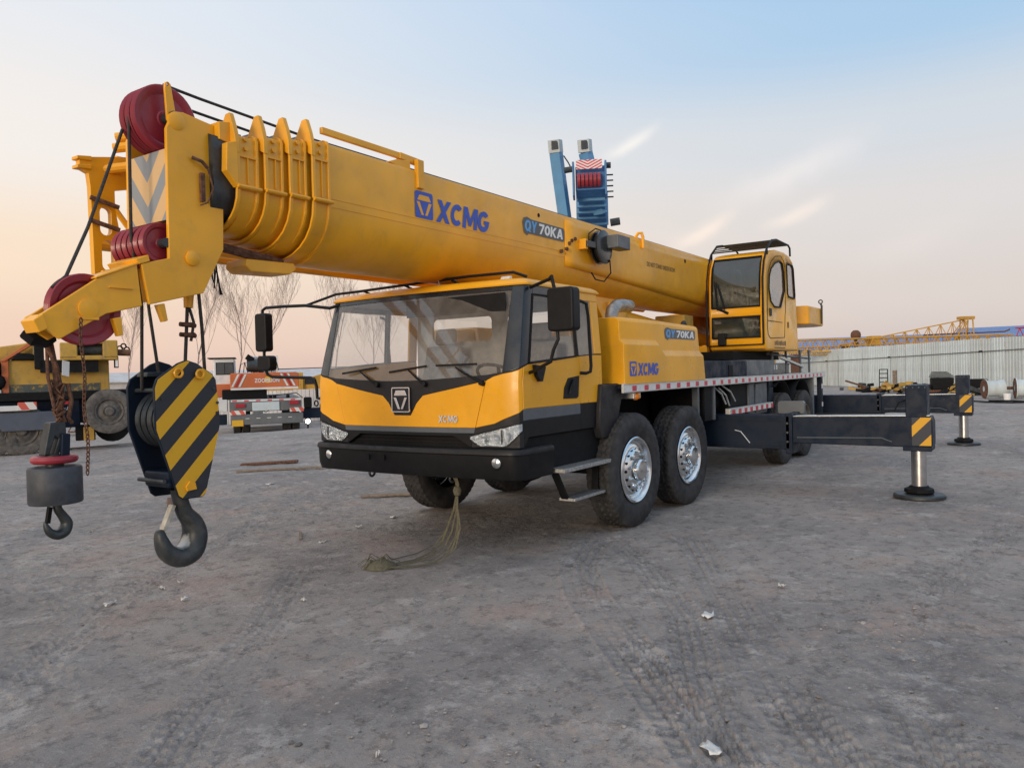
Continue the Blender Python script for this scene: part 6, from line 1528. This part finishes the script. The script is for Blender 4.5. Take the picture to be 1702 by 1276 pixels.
for x0, x1, y0, y1 in ((101,127,596,568),(165,188,596,564),(101,188,598,590),(120,170,570,563)):
    MB().box(X(x0),X(x1),.2,.9,Zp(y0),Zp(y1)).build('winch_frame', M['dyellow'], YC, .03)
MB().cyl((X(118),.6,Zp(580)),(X(172),.6,Zp(580)),.20,n=18).build('winch_drum', M['dsteel'], YC)
MB().prism([(X(-100),Zp(600)),(X(-100),Zp(577)),(X(0),Zp(575)),(X(50),Zp(567)),(X(62),Zp(563)),(X(62),Zp(590)),(X(25),Zp(594)),(X(0),Zp(612))], 'y', .9, 1.7).build('boom', M['dyellow'], YC, .04)
MB().prism([(X(15),Zp(598)),(X(22),Zp(598)),(X(63),Zp(570)),(X(58),Zp(566))], 'y', .5, .8).build('boom_stay', M['orange'], YC, .01)
MB().prism([(X(30),Zp(596)),(X(40),Zp(584)),(X(62),Zp(586)),(X(70),Zp(596))], 'y', .45, .8).build('hose_bundle', M['under'], YC, .03)
MB().box(X(64),X(78),.3,.6,Zp(612),Zp(570)).build('hydraulic_block', M['under'], YC, .02)
MB().cyl((X(186),.4,Zp(585)),(X(208),.35,Zp(586)),.085,n=14).build('cylinder_end', M['rust'], YC)
for dx, dz in ((192,578),(198,574),(203,580)): MB().torus((X(dx),.4,Zp(dz)), .06, .02, 'y', 10, 5).build('hose_fitting', M['under'], YC)
MB().box(X(182),X(189),.3,.4,Zp(612),Zp(592)).build('lamp_bracket', M['under'], YC)
MB().box(X(184),X(188),.28,.3,Zp(610),Zp(594)).build('lamp_glass', M['white'], YC)
heap_parts = [(-30,604,.3),(-8,620,.25),(5,610,.2),(10,632,.22),(-20,640,.3)]
for px, py, s in heap_parts: MB().lathe([(0,s),(s*.7,s*.7),(s,0),(s*.7,-s*.7),(0,-s)], (X(px),.6,Zp(py)), 'y', 10).build('engine_part', M['under'], YC, smooth=20)
MB().box(X(-80),X(16),.7,2.0,Zp(655),Zp(602)).build('engine_bay', M['under'], YC, .03)
MB().box(X(-20),X(16),.52,.6,Zp(652),Zp(645)).build('bay_sill', M['cwhite'], YC)
# lattice lying beyond it
lattice('lattice_boom', 'rusty grey lattice section lying on the dirt behind the dirty yellow crane', (-12.6,-36.0,-.9), math.atan2(8.2,-5.6), 5.2, .55, .55, .6, 7, .12, 'rust', 0, .045)

# ---------------------------------------------------------------- bare trees
M['bark'] = plain('winter_bark', (.34,.26,.225), .9, 0, .25, 4)
def bare_tree(loc, h, seed, label, lean=0):
    rr = random.Random(seed); t = thing('bare_tree', label, 'tree', (loc[0], loc[1], loc[2]), 0, 'bare trees on the far left')
    trunk = MB(); crown = MB()
    def branch(mb, p, d, l, r, lev):
        pts = [p]; rs = [r]; k = 4 if lev < 2 else 3
        for i in range(k):
            d = (d + Vector((rr.gauss(0,.15), rr.gauss(0,.15), .06+.05*lev))).normalized(); p = p + d*(l/k); pts.append(p); rs.append(max(.0042, r*(1-.75*(i+1)/k)))
        mb.tube(pts, rs, 5 if lev == 0 else (4 if lev == 1 else 3), cap=False)
        if lev >= 4: return
        n = (10, 6, 5, 3)[lev]
        for i in range(n):
            f = (.40+.58*(i+.5)/n) if lev == 0 else (.2+.78*(i+.5)/n)
            q = f*k; j = min(int(q), k-1); s = pts[j].lerp(pts[j+1], q-j)
            a = rr.random()*2*PI; up = rr.uniform(.7,1.6); nd = Vector((math.cos(a), math.sin(a), up)).normalized()
            nd = (nd + d*.5).normalized()
            branch(crown, s, nd, l*rr.uniform(.42,.60)*(1.15-.45*f), max(.0045, rs[j]*.38), lev+1)
    branch(trunk, Vector((0,0,-.1)), Vector((lean,0,1)), h, h*.0078, 0)
    trunk.build('trunk', M['bark'], t, fix=False); 
    o = crown.build('crown', M['bark'], t, fix=False); o['kind'] = 'stuff'
for i, (x, y, h, lb) in enumerate(((-19.84,-43.95,7.6,'bare tree rising right behind the dirty yellow crane'),(-22.41,-40.15,9.0,'tall bare tree behind the striped hook block and its ropes'),
        (-23.5,-38.5,8.6,'bare forked tree rising behind the white operator cab'),(-24.9,-37.0,8.4,'bare tree behind the far side mirror of the cab'),
        (-30.9,-36.55,9.2,'bare tree right beside the windscreen pillar of the cab'),(-38,-37,8.5,'bare tree partly hidden behind the cab, seen through its windows'),(-30.5,-32.6,8.0,'bare tree seen only through the windscreen'))):
    bare_tree((x, y, gz(x, y)), h, 11+i*7, lb)
